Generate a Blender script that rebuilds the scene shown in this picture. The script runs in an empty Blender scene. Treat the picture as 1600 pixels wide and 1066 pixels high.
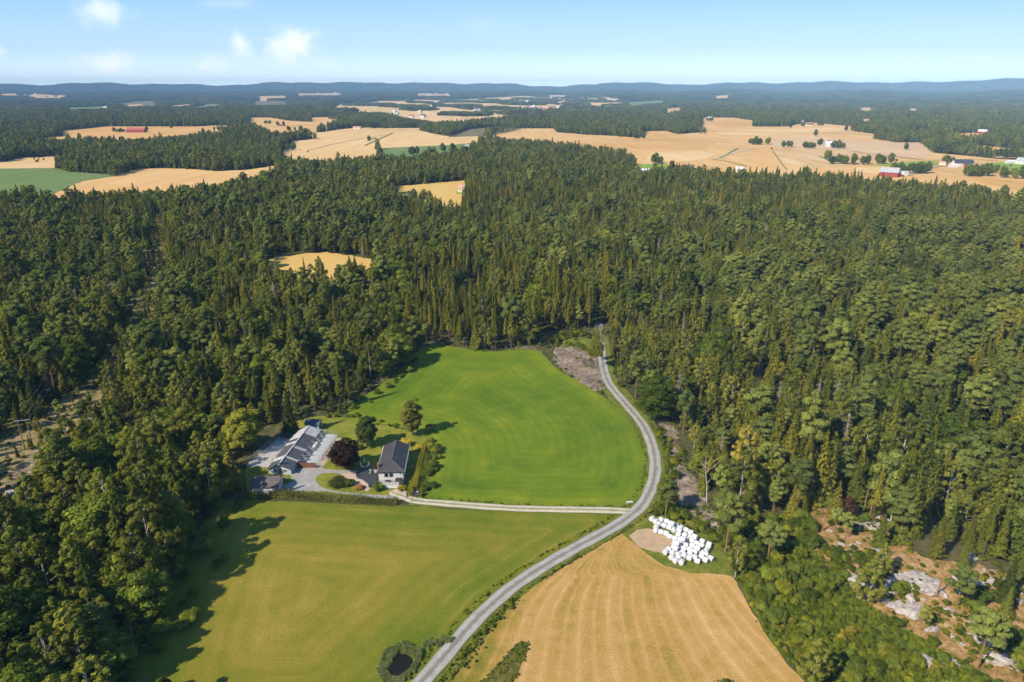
import bpy, bmesh, math, random
import numpy as np
from mathutils import Vector, Matrix
from mathutils.geometry import delaunay_2d_cdt

# ------------------------------------------------------------------ camera, world, sun, exposure
S = bpy.context.scene
COL = S.collection
R = math.radians
PITCH, F, CZ = R(20.3), 1066.67, 100.0
cam = bpy.data.cameras.new('camera'); camo = bpy.data.objects.new('camera', cam); COL.objects.link(camo)
cam.lens = 24; cam.sensor_width = 36; cam.clip_start = 1; cam.clip_end = 60000
camo.location = (0, 0, CZ); camo.rotation_euler = (R(90) - PITCH, 0, 0)
S.camera = camo
SUN_AZ, SUN_EL = R(36), R(41)          # shadows run towards SUN_AZ (from +X towards +Y)
sun = bpy.data.lights.new('sun', 'SUN'); suno = bpy.data.objects.new('sun', sun); COL.objects.link(suno)
sun.energy = 5.0; sun.angle = R(0.5); sun.color = (1.0, 0.90, 0.74)
to_sun = Vector((-math.cos(SUN_AZ) * math.cos(SUN_EL), -math.sin(SUN_AZ) * math.cos(SUN_EL), math.sin(SUN_EL)))
suno.rotation_euler = to_sun.to_track_quat('Z', 'Y').to_euler()
suno.location = (0, 0, 400)
W = bpy.data.worlds.new('World'); S.world = W; W.use_nodes = True
S.view_settings.view_transform = 'Standard'; S.view_settings.look = 'None'
S.view_settings.exposure = 0.5; S.view_settings.gamma = 1.0
SKY_STRENGTH = 0.15
HAZE_DENSITY = 7.2e-5
S.cycles.max_bounces = 5; S.cycles.diffuse_bounces = 2; S.cycles.glossy_bounces = 2
S.cycles.transmission_bounces = 3; S.cycles.volume_bounces = 0; S.cycles.transparent_max_bounces = 4
S.cycles.use_denoising = True
S.cycles.use_adaptive_sampling = False
S.cycles.use_light_tree = False
S.render.use_persistent_data = False

# ------------------------------------------------------------------ node helpers
class NT:
    def __init__(s, tree):
        s.t = tree; s.n = tree.nodes; s.l = tree.links
    def new(s, typ, **kw):
        n = s.n.new(typ)
        for k, v in kw.items(): setattr(n, k, v)
        return n
    def set(s, sock, v):
        if isinstance(v, bpy.types.NodeSocket): s.l.new(v, sock)
        elif isinstance(v, (tuple, list)) and len(v) == 3 and sock.type == 'RGBA': sock.default_value = (*v, 1)
        else: sock.default_value = v
    def math(s, op, a, b=None, c=None, clamp=False):
        n = s.new('ShaderNodeMath', operation=op, use_clamp=clamp)
        s.set(n.inputs[0], a)
        if b is not None: s.set(n.inputs[1], b)
        if c is not None: s.set(n.inputs[2], c)
        return n.outputs[0]
    def noise(s, vec, scale, detail=3, rough=0.55, out='Fac', dist=0.0):
        n = s.new('ShaderNodeTexNoise')
        if vec is not None: s.set(n.inputs['Vector'], vec)
        n.inputs['Scale'].default_value = scale; n.inputs['Detail'].default_value = detail
        n.inputs['Roughness'].default_value = rough; n.inputs['Distortion'].default_value = dist
        return n.outputs[out]
    def ramp(s, fac, stops, interp='LINEAR'):
        n = s.new('ShaderNodeValToRGB'); n.color_ramp.interpolation = interp
        e = n.color_ramp.elements
        while len(e) < len(stops): e.new(0.5)
        for k, (p, c) in enumerate(stops):
            e[k].position = p; e[k].color = (*c, 1) if len(c) == 3 else c
        s.set(n.inputs[0], fac)
        return n.outputs[0]
    def step(s, v, a, b):
        n = s.new('ShaderNodeMapRange', interpolation_type='SMOOTHSTEP')
        s.set(n.inputs['Value'], v); s.set(n.inputs['From Min'], a); s.set(n.inputs['From Max'], b)
        return n.outputs[0]
    def mix(s, fac, a, b, mode='MIX'):
        n = s.new('ShaderNodeMix', data_type='RGBA', blend_type=mode)
        s.set(n.inputs[0], fac); s.set(n.inputs[6], a); s.set(n.inputs[7], b)
        return n.outputs[2]
    def pos(s): return s.new('ShaderNodeNewGeometry').outputs['Position']
    def attr(s, name, out='Fac'): return s.new('ShaderNodeAttribute', attribute_name=name).outputs[out]
    def scalev(s, vec, sc):
        n = s.new('ShaderNodeVectorMath', operation='MULTIPLY'); s.set(n.inputs[0], vec); n.inputs[1].default_value = sc
        return n.outputs[0]

def material(name):
    m = bpy.data.materials.new(name); m.use_nodes = True
    t = NT(m.node_tree); t.n.clear()
    t.outn = t.new('ShaderNodeOutputMaterial')
    return m, t

def finish(t, color, rough=0.9, bump=None, bump_d=0.1, spec=0.2, strength=1.0):
    b = t.new('ShaderNodeBsdfPrincipled')
    t.set(b.inputs['Base Color'], color); t.set(b.inputs['Roughness'], rough)
    b.inputs['Specular IOR Level'].default_value = spec
    if bump is not None:
        bn = t.new('ShaderNodeBump'); bn.inputs['Distance'].default_value = bump_d; bn.inputs['Strength'].default_value = strength
        t.set(bn.inputs['Height'], bump); t.l.new(bn.outputs[0], b.inputs['Normal'])
    t.l.new(b.outputs[0], t.outn.inputs[0])
    return b

def plain(name, col, rough=0.7, var=0.12, scale=1.5, spec=0.3, bump=0.0):
    m, t = material(name)
    p = t.new('ShaderNodeTexCoord').outputs['Object']
    n = t.noise(p, scale, 4, 0.6)
    lo = tuple(c * (1 - var) for c in col); hi = tuple(min(1, c * (1 + var)) for c in col)
    c = t.ramp(n, [(0.3, lo), (0.7, hi)])
    finish(t, c, rough, n if bump else None, bump, spec)
    return m

# ------------------------------------------------------------------ sky
def build_sky():
    t = NT(W.node_tree); t.n.clear()
    out = t.new('ShaderNodeOutputWorld'); bg = t.new('ShaderNodeBackground')
    sky = t.new('ShaderNodeTexSky', sky_type='NISHITA'); sky.sun_disc = False
    sky.sun_elevation = SUN_EL; sky.sun_rotation = math.atan2(to_sun.x, to_sun.y)
    sky.altitude = 150; sky.air_density = 1.0; sky.dust_density = 0.6; sky.ozone_density = 1.0
    vec = t.new('ShaderNodeTexCoord').outputs['Generated']
    sep = t.new('ShaderNodeSeparateXYZ'); t.l.new(vec, sep.inputs[0])
    y = t.math('MAXIMUM', sep.outputs[1], 0.3)
    u = t.math('DIVIDE', sep.outputs[0], y); v = t.math('DIVIDE', sep.outputs[2], y)
    big = t.noise(vec, 14, 5, 0.55); fine = t.noise(vec, 45, 6, 0.62)
    total = None
    # (u0, v0, half width, half height, strength): small fair weather clouds
    for u0, v0, su, sv, st in CLOUDS:
        du = t.math('DIVIDE', t.math('SUBTRACT', u, u0), su); dv = t.math('DIVIDE', t.math('SUBTRACT', v, v0), sv)
        d = t.math('SQRT', t.math('ADD', t.math('MULTIPLY', du, du), t.math('MULTIPLY', dv, dv)))
        d = t.math('ADD', d, t.math('MULTIPLY_ADD', big, 2.2, -1.1))
        d = t.math('ADD', d, t.math('MULTIPLY_ADD', fine, 1.8, -0.9))
        m = t.math('MULTIPLY', t.step(d, 1.15, -0.25), st * .9)
        total = m if total is None else t.math('MAXIMUM', total, m)
    hs = t.new('ShaderNodeHueSaturation'); t.l.new(sky.outputs[0], hs.inputs['Color'])
    hs.inputs['Saturation'].default_value = 1.12
    skyc = t.mix(1.0, hs.outputs[0], (1.0, 0.98, 1.08), 'MULTIPLY')
    el = t.ramp(v, [(0.0, (7.5, 8.2, 7.6)), (.02, (5.0, 6.2, 6.8)), (.05, (2.8, 4.15, 5.8)), (.13, (1.35, 2.85, 5.4)), (.3, (.7, 1.9, 4.0)), (.8, (.5, 1.3, 2.8))])
    skyc = t.mix(.85, skyc, el)
    c = t.mix(total, skyc, (6.3, 6.3, 6.4))
    t.l.new(c, bg.inputs[0]); bg.inputs[1].default_value = SKY_STRENGTH
    t.l.new(bg.outputs[0], out.inputs[0])

def ray(px, py):
    dx = (px - 800) / F; dy = (533 - py) / F
    return np.array([dx, math.cos(PITCH) + dy * math.sin(PITCH), -math.sin(PITCH) + dy * math.cos(PITCH)])
CLOUDS = []
for px, py, w, h, st in [(160, 15, 44, 22, .75), (375, 70, 16, 17, .8), (458, 72, 34, 22, .95), (322, 105, 28, 16, 1.2),
                         (175, 108, 46, 22, 1.2), (210, 126, 30, 10, 1.2), (505, 103, 26, 9, .35), (2, 80, 14, 14, .7), (30, 124, 36, 8, .7),
                         (345, 5, 40, 8, .25), (750, 40, 60, 10, .1)]:
    d = ray(px, py); CLOUDS.append((d[0] / d[1], d[2] / d[1], w / F * 1.12, h / F * 1.12, st * .88))
build_sky()

# ------------------------------------------------------------------ terrain height, pixel -> ground
def sstep(a, b, x):
    t = np.clip((x - a) / (b - a), 0, 1); return t * t * (3 - 2 * t)
RIDGE_A = np.radians([-75, -50, -37, -31, -27, -20, -13, -8, -4, 2, 9, 16, 22, 28, 33, 37, 50, 75])
RIDGE_H = np.array([150, 160, 158, 166, 150, 158, 196, 190, 170, 146, 160, 168, 172, 186, 196, 180, 170, 150.])
def H(x, y):
    x = np.asarray(x, float); y = np.asarray(y, float)
    r = np.hypot(x, y)
    a = sstep(330, 900, r)
    z = a * (1.7 * np.sin(x / 97 + 1.1) * np.cos(y / 118) + 1.5 * np.sin((x * .7 + y) / 175 + .4))
    far = sstep(2500, 5200, r)
    z = z + far * (4.0 * np.sin(x / 310 + 2) * np.cos(y / 420 + .5) + 3 * np.sin((x - y * .6) / 520))
    th = np.arctan2(x, y)
    hill = np.interp(th, RIDGE_A, RIDGE_H)
    n = np.sin(th * 61 + r / 900.) * 7 + np.sin(th * 137 + 1.3) * 5 + np.sin(th * 29 - r / 1400.) * 9
    z = z + sstep(11200, 13300, r) * (hill - 58 + n * 1.3) + sstep(5200, 10800, r) * 42 + sstep(6000, 8500, r) * np.where(th > 0.12, 26, 12) * (0.6 + 0.4 * np.sin(th * 41 + 2))
    z = z + 4.5 * np.exp(-(((x - 92) / 26) ** 2 + ((y - 122) / 20) ** 2))       # the rocky rise
    z = z + 7.0 * np.exp(-(((x - 190) / 80) ** 2 + ((y - 250) / 90) ** 2))
    return z
TT = np.concatenate([np.geomspace(40, 14800, 1400)])
def G(px, py, h=0.0):
    """where the sight line through a photo pixel meets the terrain raised by h"""
    d = ray(px, py); g = CZ + TT * d[2] - H(TT * d[0], TT * d[1]) - h
    k = np.where(g < 0)[0]; k = k[0] if len(k) else len(TT) - 1
    t = TT[k] if k == 0 else TT[k - 1] + (TT[k] - TT[k - 1]) * min(1, g[k - 1] / max(g[k - 1] - g[k], 1e-9))
    return (float(d[0] * t), float(d[1] * t))
def PTS(lst): return [G(*p) for p in lst]
def project(x, y, z):
    x = np.asarray(x, float); y = np.asarray(y, float); z = np.asarray(z, float) - CZ
    f = y * math.cos(PITCH) - z * math.sin(PITCH); u = y * math.sin(PITCH) + z * math.cos(PITCH)
    f = np.maximum(f, 1e-3)
    return 800 + F * x / f, 533 - F * u / f
def inside(poly, x, y):
    x = np.asarray(x); y = np.asarray(y); c = np.zeros(x.shape, bool)
    p = np.asarray(poly); q = np.roll(p, -1, 0)
    lo, hi = p.min(0), p.max(0)
    m = (x >= lo[0]) & (x <= hi[0]) & (y >= lo[1]) & (y <= hi[1])
    if not m.any(): return c
    xs, ys = x[m], y[m]; cc = np.zeros(xs.shape, bool)
    for (x0, y0), (x1, y1) in zip(p, q):
        if y0 == y1: continue
        k = ((y0 > ys) != (y1 > ys)) & (xs < (x1 - x0) * (ys - y0) / (y1 - y0) + x0)
        cc ^= k
    c[m] = cc
    return c
def dist_line(line, x, y, closed=False):
    p = np.asarray(line, float); d = np.full(np.shape(x), 1e9)
    q = np.roll(p, -1, 0) if closed else p[1:]
    for a, b in zip(p if closed else p[:-1], q):
        v = b - a; L = max((v ** 2).sum(), 1e-9)
        t = np.clip(((x - a[0]) * v[0] + (y - a[1]) * v[1]) / L, 0, 1)
        d = np.minimum(d, np.hypot(x - a[0] - t * v[0], y - a[1] - t * v[1]))
    return d
def smooth_line(pts, step):
    p = np.asarray(pts, float); P = np.vstack([2 * p[0] - p[1], p, 2 * p[-1] - p[-2]]); out = []
    for i in range(1, len(P) - 2):
        a, b, c, d = P[i - 1], P[i], P[i + 1], P[i + 2]
        n = max(2, int(np.hypot(*(c - b)) / step))
        for k in range(n):
            t = k / n
            out.append(.5 * ((2 * b) + (c - a) * t + (2 * a - 5 * b + 4 * c - d) * t * t + (3 * b - a - 3 * c + d) * t ** 3))
    out.append(p[-1]); return np.array(out)

# ------------------------------------------------------------------ object helpers
def tag(o, label=None, cat=None, group=None, kind=None):
    if label: o['label'] = label
    if cat: o['category'] = cat
    if group: o['group'] = group
    if kind: o['kind'] = kind
    return o
def mesh_np(name, V, Fc, mats, mi=None, smooth=False):
    me = bpy.data.meshes.new(name); V = np.asarray(V, np.float32); Fc = np.asarray(Fc, np.int32)
    me.vertices.add(len(V)); me.vertices.foreach_set('co', V.ravel())
    k = Fc.shape[1]; me.loops.add(Fc.size); me.loops.foreach_set('vertex_index', Fc.ravel())
    me.polygons.add(len(Fc)); me.polygons.foreach_set('loop_start', np.arange(0, Fc.size, k, dtype=np.int32))
    for m in mats: me.materials.append(m)
    if mi is not None: me.polygons.foreach_set('material_index', np.asarray(mi, np.int32))
    if smooth: me.polygons.foreach_set('use_smooth', np.ones(len(Fc), bool))
    me.update(calc_edges=True); return me
def link(name, me, parent=None, loc=None, rz=0.0):
    o = bpy.data.objects.new(name, me); COL.objects.link(o)
    if parent is not None: o.parent = parent
    if loc is not None: o.location = loc
    if rz: o.rotation_euler.z = rz
    return o
def empty(name, loc, rz=0.0):
    o = bpy.data.objects.new(name, None); COL.objects.link(o); o.location = loc; o.rotation_euler.z = rz
    o.empty_display_size = .5; return o
class MB:
    """collects boxes, bars and polygons into one mesh"""
    def __init__(s): s.v = []; s.f = []
    def poly(s, pts):
        b = len(s.v); s.v += [tuple(p) for p in pts]; s.f.append(tuple(range(b, b + len(pts)))); return s
    def hexa(s, p):
        b = len(s.v); s.v += [tuple(q) for q in p]
        for f in ((0, 3, 2, 1), (4, 5, 6, 7), (0, 1, 5, 4), (1, 2, 6, 5), (2, 3, 7, 6), (3, 0, 4, 7)): s.f.append(tuple(b + i for i in f))
        return s
    def box(s, x0, y0, z0, x1, y1, z1):
        s.hexa([(x0, y0, z0), (x1, y0, z0), (x1, y1, z0), (x0, y1, z0), (x0, y0, z1), (x1, y0, z1), (x1, y1, z1), (x0, y1, z1)]); return s
    def slab(s, quad, th):
        q = [Vector(p) for p in quad]; n = (q[1] - q[0]).cross(q[3] - q[0]).normalized() * th
        s.hexa([p - n for p in q] + list(q)); return s
    def tri_slab(s, tri, th):
        q = [Vector(p) for p in tri]; n = (q[1] - q[0]).cross(q[2] - q[0]).normalized() * th
        b = len(s.v); s.v += [tuple(p - n) for p in q] + [tuple(p) for p in q]
        for f in ((2, 1, 0), (3, 4, 5), (0, 1, 4, 3), (1, 2, 5, 4), (2, 0, 3, 5)): s.f.append(tuple(b + i for i in f))
        return s
    def tube(s, pts, rad, n=6):
        pts = [Vector(p) for p in pts]; b = len(s.v)
        for i, p in enumerate(pts):
            d = (pts[min(i + 1, len(pts) - 1)] - pts[max(i - 1, 0)]).normalized()
            a = d.cross(Vector((0.3, 1, .2)) if abs(d.y) < .9 else Vector((1, 0, 0))).normalized(); c = d.cross(a)
            r = rad[i] if isinstance(rad, (list, tuple)) else rad
            for k in range(n):
                t = 2 * math.pi * k / n; s.v.append(tuple(p + a * (r * math.cos(t)) + c * (r * math.sin(t))))
        for i in range(len(pts) - 1):
            for k in range(n):
                q = (k + 1) % n; s.f.append((b + i * n + k, b + i * n + q, b + (i + 1) * n + q, b + (i + 1) * n + k))
        s.f.append(tuple(b + k for k in reversed(range(n)))); e = b + (len(pts) - 1) * n
        s.f.append(tuple(e + k for k in range(n))); return s
    def mesh(s, name, m, bevel=0.0):
        me = bpy.data.meshes.new(name); me.from_pydata(s.v, [], s.f); me.materials.append(m); me.update()
        if bevel:
            bm = bmesh.new(); bm.from_mesh(me); bmesh.ops.bevel(bm, geom=bm.edges[:], offset=bevel, segments=1, affect='EDGES'); bm.to_mesh(me); bm.free()
        return me
    def build(s, name, m, parent=None, bevel=0.0, loc=None, rz=0.0): return link(name, s.mesh(name, m, bevel), parent, loc, rz)

rng = np.random.default_rng(7); random.seed(7)

# ------------------------------------------------------------------ ground materials
def mat_forest_floor():
    m, t = material('forest_floor'); p = t.pos()
    a = t.noise(p, .035, 5, .6); b = t.noise(p, .35, 5, .65); c = t.noise(p, 2.2, 3, .6)
    s = t.math('ADD', t.math('MULTIPLY', a, .55), t.math('MULTIPLY', b, .45))
    col = t.ramp(s, [(.30, (.035, .032, .014)), (.43, (.055, .060, .018)), (.52, (.085, .085, .026)), (.60, (.14, .105, .05)), (.72, (.20, .15, .075))])
    col = t.mix(t.step(c, .35, .75), col, t.mix(1.0, col, (.55, .55, .5), 'MULTIPLY'))
    finish(t, col, .95, b, .6); return m
def mat_green_field():
    m, t = material('bright_grass_field'); p = t.pos(); row = t.attr('row')
    a = t.noise(p, .02, 3, .5); b = t.noise(p, .16, 5, .65); c = t.noise(p, 2.6, 4, .7)
    nz = t.math('MULTIPLY', t.noise(p, .06, 3), 2.0)
    w = t.math('SINE', t.math('MULTIPLY', t.math('ADD', row, nz), 2.1))
    w2 = t.math('SINE', t.math('MULTIPLY', t.math('ADD', row, nz), .52))
    w = t.math('ADD', t.math('MULTIPLY', w, .5), t.math('MULTIPLY', w2, .5))
    s = t.math('ADD', t.math('MULTIPLY', a, .42), t.math('MULTIPLY', b, .30))
    s = t.math('ADD', s, t.math('MULTIPLY', c, .28)); s = t.math('ADD', s, t.math('MULTIPLY', w, .035))
    edge = t.step(row, 9.0, 1.0); s = t.math('ADD', s, t.math('MULTIPLY', edge, .045))
    col = t.ramp(s, [(.34, (.060, .112, .004)), (.46, (.094, .150, .005)), (.56, (.14, .187, .007)), (.68, (.25, .245, .014))])
    rw = t.math('ABSOLUTE', t.math('SINE', t.math('MULTIPLY', t.math('ADD', row, t.math('MULTIPLY', nz, .3)), math.pi / 8.5)))
    col = t.mix(t.math('MULTIPLY', t.step(rw, .10, .02), t.math('MULTIPLY', t.step(a, .42, .62), .26)), col, (.045, .085, .006))
    finish(t, col, .85, c, .25, .15); return m
def mat_mown_field():
    m, t = material('mown_grass_field'); p = t.pos(); row = t.attr('row')
    a = t.noise(p, .022, 4, .55); b = t.noise(p, .12, 6, .7); c = t.noise(p, 1.6, 5, .75)
    nz = t.math('MULTIPLY', t.noise(p, .05, 3), 5.0)
    w = t.math('SINE', t.math('MULTIPLY', t.math('ADD', row, nz), 1.6))
    w2 = t.math('SINE', t.math('MULTIPLY', t.math('ADD', row, nz), .6))
    w = t.math('ADD', t.math('MULTIPLY', w, .6), t.math('MULTIPLY', w2, .4))
    s = t.math('ADD', t.math('MULTIPLY', a, .36), t.math('MULTIPLY', b, .30))
    s = t.math('ADD', s, t.math('MULTIPLY', c, .34)); s = t.math('ADD', s, t.math('MULTIPLY', w, .035))
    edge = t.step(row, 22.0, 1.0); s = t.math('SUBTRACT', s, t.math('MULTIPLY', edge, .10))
    col = t.ramp(s, [(.31, (.085, .125, .006)), (.41, (.142, .150, .011)), (.49, (.185, .163, .016)), (.58, (.245, .192, .030)), (.70, (.34, .25, .065))])
    rw = t.math('ABSOLUTE', t.math('SINE', t.math('MULTIPLY', t.math('ADD', row, t.math('MULTIPLY', nz, .9)), math.pi / 4.4)))
    col = t.mix(t.math('MULTIPLY', t.step(rw, .22, .03), t.math('MULTIPLY', t.step(t.noise(p, .06, 4), .46, .66), .26)), col, (.38, .29, .10))
    finish(t, col, .9, c, .2, .15); return m
def mat_stubble():
    m, t = material('stubble_field'); p = t.pos(); row = t.attr('row')
    a = t.noise(p, .03, 4, .55); b = t.noise(p, .3, 5, .7); c = t.noise(p, 2.5, 5, .75)
    nz = t.math('MULTIPLY', t.noise(p, .07, 3, .5), 2.0)
    rr = t.math('ADD', row, nz)
    w = t.math('SINE', t.math('MULTIPLY', rr, 1.9)); w2 = t.math('SINE', t.math('MULTIPLY', rr, .83)); w = t.math('POWER', t.math('MULTIPLY_ADD', w, .5, .5), 3.5); w3 = t.math('SINE', t.math('MULTIPLY', rr, .31))
    w = t.math('ADD', t.math('ADD', t.math('MULTIPLY', w, .62), t.math('MULTIPLY', w2, .2)), t.math('MULTIPLY', w3, .18))
    s = t.math('ADD', t.math('MULTIPLY', a, .30), t.math('MULTIPLY', b, .32))
    s = t.math('ADD', s, t.math('MULTIPLY', c, .38)); s = t.math('ADD', s, t.math('MULTIPLY', w, t.math('MULTIPLY', t.noise(p, .05, 4, .6), .235)))
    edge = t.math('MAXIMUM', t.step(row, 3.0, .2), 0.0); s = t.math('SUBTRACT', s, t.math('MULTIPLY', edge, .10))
    col = t.ramp(s, [(.30, (.17, .15, .020)), (.41, (.29, .205, .038)), (.49, (.41, .245, .070)), (.60, (.50, .305, .115)), (.76, (.60, .42, .20))])
    finish(t, col, .92, c, .25, .1); return m
def mat_far_field(name, c0, c1, c2, stripe=0.05, ang=0.3):
    m, t = material(name); p = t.pos()
    mp = t.new('ShaderNodeMapping'); t.l.new(p, mp.inputs[0]); mp.inputs['Rotation'].default_value = (0, 0, ang); mp.inputs['Scale'].default_value = (1, .08, 1)
    a = t.noise(p, .004, 4, .6); b = t.noise(mp.outputs[0], .05, 4, .6); c = t.noise(p, .09, 4, .7)
    s = t.math('ADD', t.math('MULTIPLY', a, .45), t.math('MULTIPLY', b, .33)); s = t.math('ADD', s, t.math('MULTIPLY', c, .22))
    finish(t, t.ramp(s, [(.36, c0), (.5, c1), (.64, c2)]), .95, None, 0, .05); return m
def mat_gravel(name, c0, c1, ruts=False):
    m, t = material(name); p = t.pos()
    b = t.noise(p, .5, 5, .7); c = t.noise(p, 5, 4, .7)
    s = t.math('ADD', t.math('MULTIPLY', b, .55), t.math('MULTIPLY', c, .45))
    col = t.ramp(s, [(.34, c0), (.66, c1)])
    if ruts:   # pale wheel tracks, darker crown and shoulders
        r = t.math('ABSOLUTE', t.attr('row'))
        wob = t.math('MULTIPLY_ADD', b, .5, -.25)
        r = t.math('ADD', r, wob)
        mid = t.step(r, .42, .12); sh = t.step(r, .80, 1.02)
        col = t.mix(t.math('MULTIPLY', mid, ruts[0]), col, ruts[1])
        col = t.mix(t.math('MULTIPLY', sh, .75), col, (.12, .115, .04))
    finish(t, col, .95, c, .04, .15); return m

M = {}
M['floor'] = mat_forest_floor(); M['green'] = mat_green_field(); M['mown'] = mat_mown_field(); M['stubble'] = mat_stubble()
M['gold'] = mat_far_field('ripe_grain', (.44, .27, .095), (.55, .33, .13), (.61, .41, .20))
M['gold_b'] = mat_far_field('ripe_barley', (.50, .33, .14), (.58, .385, .175), (.64, .46, .25), ang=1.0)
M['gold_c'] = mat_far_field('ripe_oats', (.42, .24, .075), (.52, .295, .10), (.57, .36, .16), ang=-.5)
M['gold_near'] = mat_far_field('ripe_grain_yellow', (.46, .29, .08), (.53, .35, .11), (.58, .42, .17), ang=1.2)
M['gold_mix'] = mat_far_field('mixed_farmland', (.30, .24, .10), (.58, .38, .17), (.62, .46, .27), ang=1.3)
M['pale'] = mat_far_field('pale_stubble', (.44, .29, .15), (.50, .34, .19), (.58, .41, .25), ang=-.7)
M['farstub'] = mat_far_field('swathed_stubble', (.36, .22, .09), (.50, .32, .15), (.66, .48, .28), ang=.55)
M['fargreen'] = mat_far_field('far_meadow', (.10, .155, .045), (.135, .19, .06), (.17, .21, .08))
M['farbrown'] = mat_far_field('far_fallow', (.10, .10, .04), (.15, .125, .06), (.2, .155, .08))
M['limegreen'] = mat_far_field('fresh_meadow', (.17, .25, .03), (.22, .29, .045), (.28, .33, .06))
M['road'] = mat_gravel('gravel_road', (.235, .222, .20), (.40, .38, .345), (.75, (.15, .13, .10)))
M['track'] = mat_gravel('farm_track', (.36, .32, .24), (.56, .5, .40), (.75, (.17, .17, .04)))
M['yard'] = mat_gravel('yard_gravel', (.20, .19, .175), (.36, .345, .32))
M['dirt'] = mat_gravel('bare_earth', (.30, .21, .12), (.47, .335, .215))
M['path'] = mat_gravel('pink_gravel', (.36, .26, .2), (.5, .39, .31))
def mat_rough(name, stops, sc=.35):
    m, t = material(name); p = t.pos(); b = t.noise(p, sc, 5, .68); c = t.noise(p, sc * 6, 4, .7)
    s = t.math('ADD', t.math('MULTIPLY', b, .6), t.math('MULTIPLY', c, .4)); finish(t, t.ramp(s, stops), .95, c, .3, .1); return m
M['verge'] = mat_rough('verge_grass', [(.34, (.06, .095, .012)), (.46, (.105, .135, .016)), (.56, (.17, .165, .025)), (.68, (.30, .21, .07))])
M['lawn'] = mat_rough('garden_lawn', [(.34, (.085, .125, .012)), (.48, (.15, .175, .018)), (.58, (.23, .205, .03)), (.7, (.34, .25, .08))], .2)
M['scrub'] = mat_rough('scrub_floor', [(.34, (.05, .08, .01)), (.5, (.10, .14, .012)), (.62, (.17, .165, .02)), (.74, (.30, .18, .06))])
M['bracken'] = mat_rough('dry_bracken', [(.32, (.075, .085, .02)), (.42, (.17, .125, .035)), (.50, (.33, .19, .07)), (.58, (.42, .27, .13)), (.68, (.50, .42, .32))], .42)
M['clearcut'] = mat_rough('clear_felled_ground', [(.34, (.085, .10, .022)), (.45, (.17, .15, .05)), (.55, (.30, .21, .11)), (.7, (.46, .34, .21))], .3)
M['weedy'] = mat_rough('weedy_grass', [(.34, (.055, .075, .012)), (.5, (.12, .11, .022)), (.66, (.24, .16, .05))], .6)

# ------------------------------------------------------------------ ground sheets
def ground():
    ang = np.concatenate([np.arange(-64, 64.01, .4), np.arange(68, 296, 4)]); ang = np.radians(ang)
    rr = [12.0]
    while rr[-1] < 15500: rr.append(rr[-1] * 1.017)
    rr = np.array(rr); A, Rr = np.meshgrid(ang, rr); x = Rr * np.sin(A); y = Rr * np.cos(A)
    V = np.stack([x, y, H(x, y)], -1).reshape(-1, 3); na, nr = len(ang), len(rr)
    i = np.arange(nr - 1)[:, None] * na; j = np.arange(na)[None]; k = (j + 1) % na
    Fc = np.stack([i + j, i + k, i + na + k, i + na + j], -1).reshape(-1, 4)
    me = mesh_np('ground', V, Fc, [M['floor']], smooth=True)
    bm = bmesh.new(); bm.from_mesh(me); bm.verts.ensure_lookup_table()
    bm.faces.new([bm.verts[q] for q in range(na)]); bmesh.ops.recalc_face_normals(bm, faces=bm.faces[:]); bm.to_mesh(me); bm.free()
    o = link('ground', me); tag(o, 'forest floor of moss, dry grass and bare earth', kind='structure')
ground()

FIELDS = []       # polygons where no forest stands
def sheet(name, poly, mat, off, label, row=None, block=True, wob=.25, sp=None, kind='structure'):
    p = np.asarray(poly, float)
    if ((p * np.roll(np.roll(p, -1, 0), 1, 1) * [1, -1]).sum()) < 0: p = p[::-1]
    if block: FIELDS.append(p)
    D = np.hypot(*p.mean(0))
    dmin = np.hypot(p[:, 0], p[:, 1]).min()
    s = sp or min(max(.010 * min(D, dmin * 1.6), 1.6), 40)
    E = []
    rg = np.random.default_rng(abs(int(p.sum() * 10)) % 99991)
    for a, b in zip(p, np.roll(p, -1, 0)):
        n = max(1, int(np.hypot(*(b - a)) / s))
        for k in range(n):
            q = a + (b - a) * k / n
            E.append(q + rg.normal(0, wob * min(1, s / 3), 2) if k else q)
    E = np.array(E); lo, hi = E.min(0), E.max(0)
    gx, gy = np.meshgrid(np.arange(lo[0], hi[0], s), np.arange(lo[1], hi[1], s))
    gx = gx.ravel() + rg.uniform(-.2, .2, gx.size) * s; gy = gy.ravel() + rg.uniform(-.2, .2, gy.size) * s
    k = inside(E, gx, gy); gx, gy = gx[k], gy[k]
    k = dist_line(E[::max(1, len(E) // 400)], gx, gy, True) > s * .45; gx, gy = gx[k], gy[k]
    c = E.mean(0)
    pts = [Vector((float(a - c[0]), float(b - c[1]))) for a, b in np.vstack([E, np.stack([gx, gy], -1)])]
    n = len(E)
    vs, es, fs, *_ = delaunay_2d_cdt(pts, [(i, (i + 1) % n) for i in range(n)], [], 1, 1e-4)
    vx = np.array([v.x for v in vs]) + c[0]; vy = np.array([v.y for v in vs]) + c[1]
    me = mesh_np(name, np.stack([vx, vy, H(vx, vy) + off], -1), np.array([f if len(f) == 3 else f[:3] for f in fs]), [mat], smooth=True)
    if row is not None:
        at = me.attributes.new('row', 'FLOAT', 'POINT'); at.data.foreach_set('value', row(vx, vy).astype(np.float32))
    o = link(name, me); tag(o, label, kind=kind); return o

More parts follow.
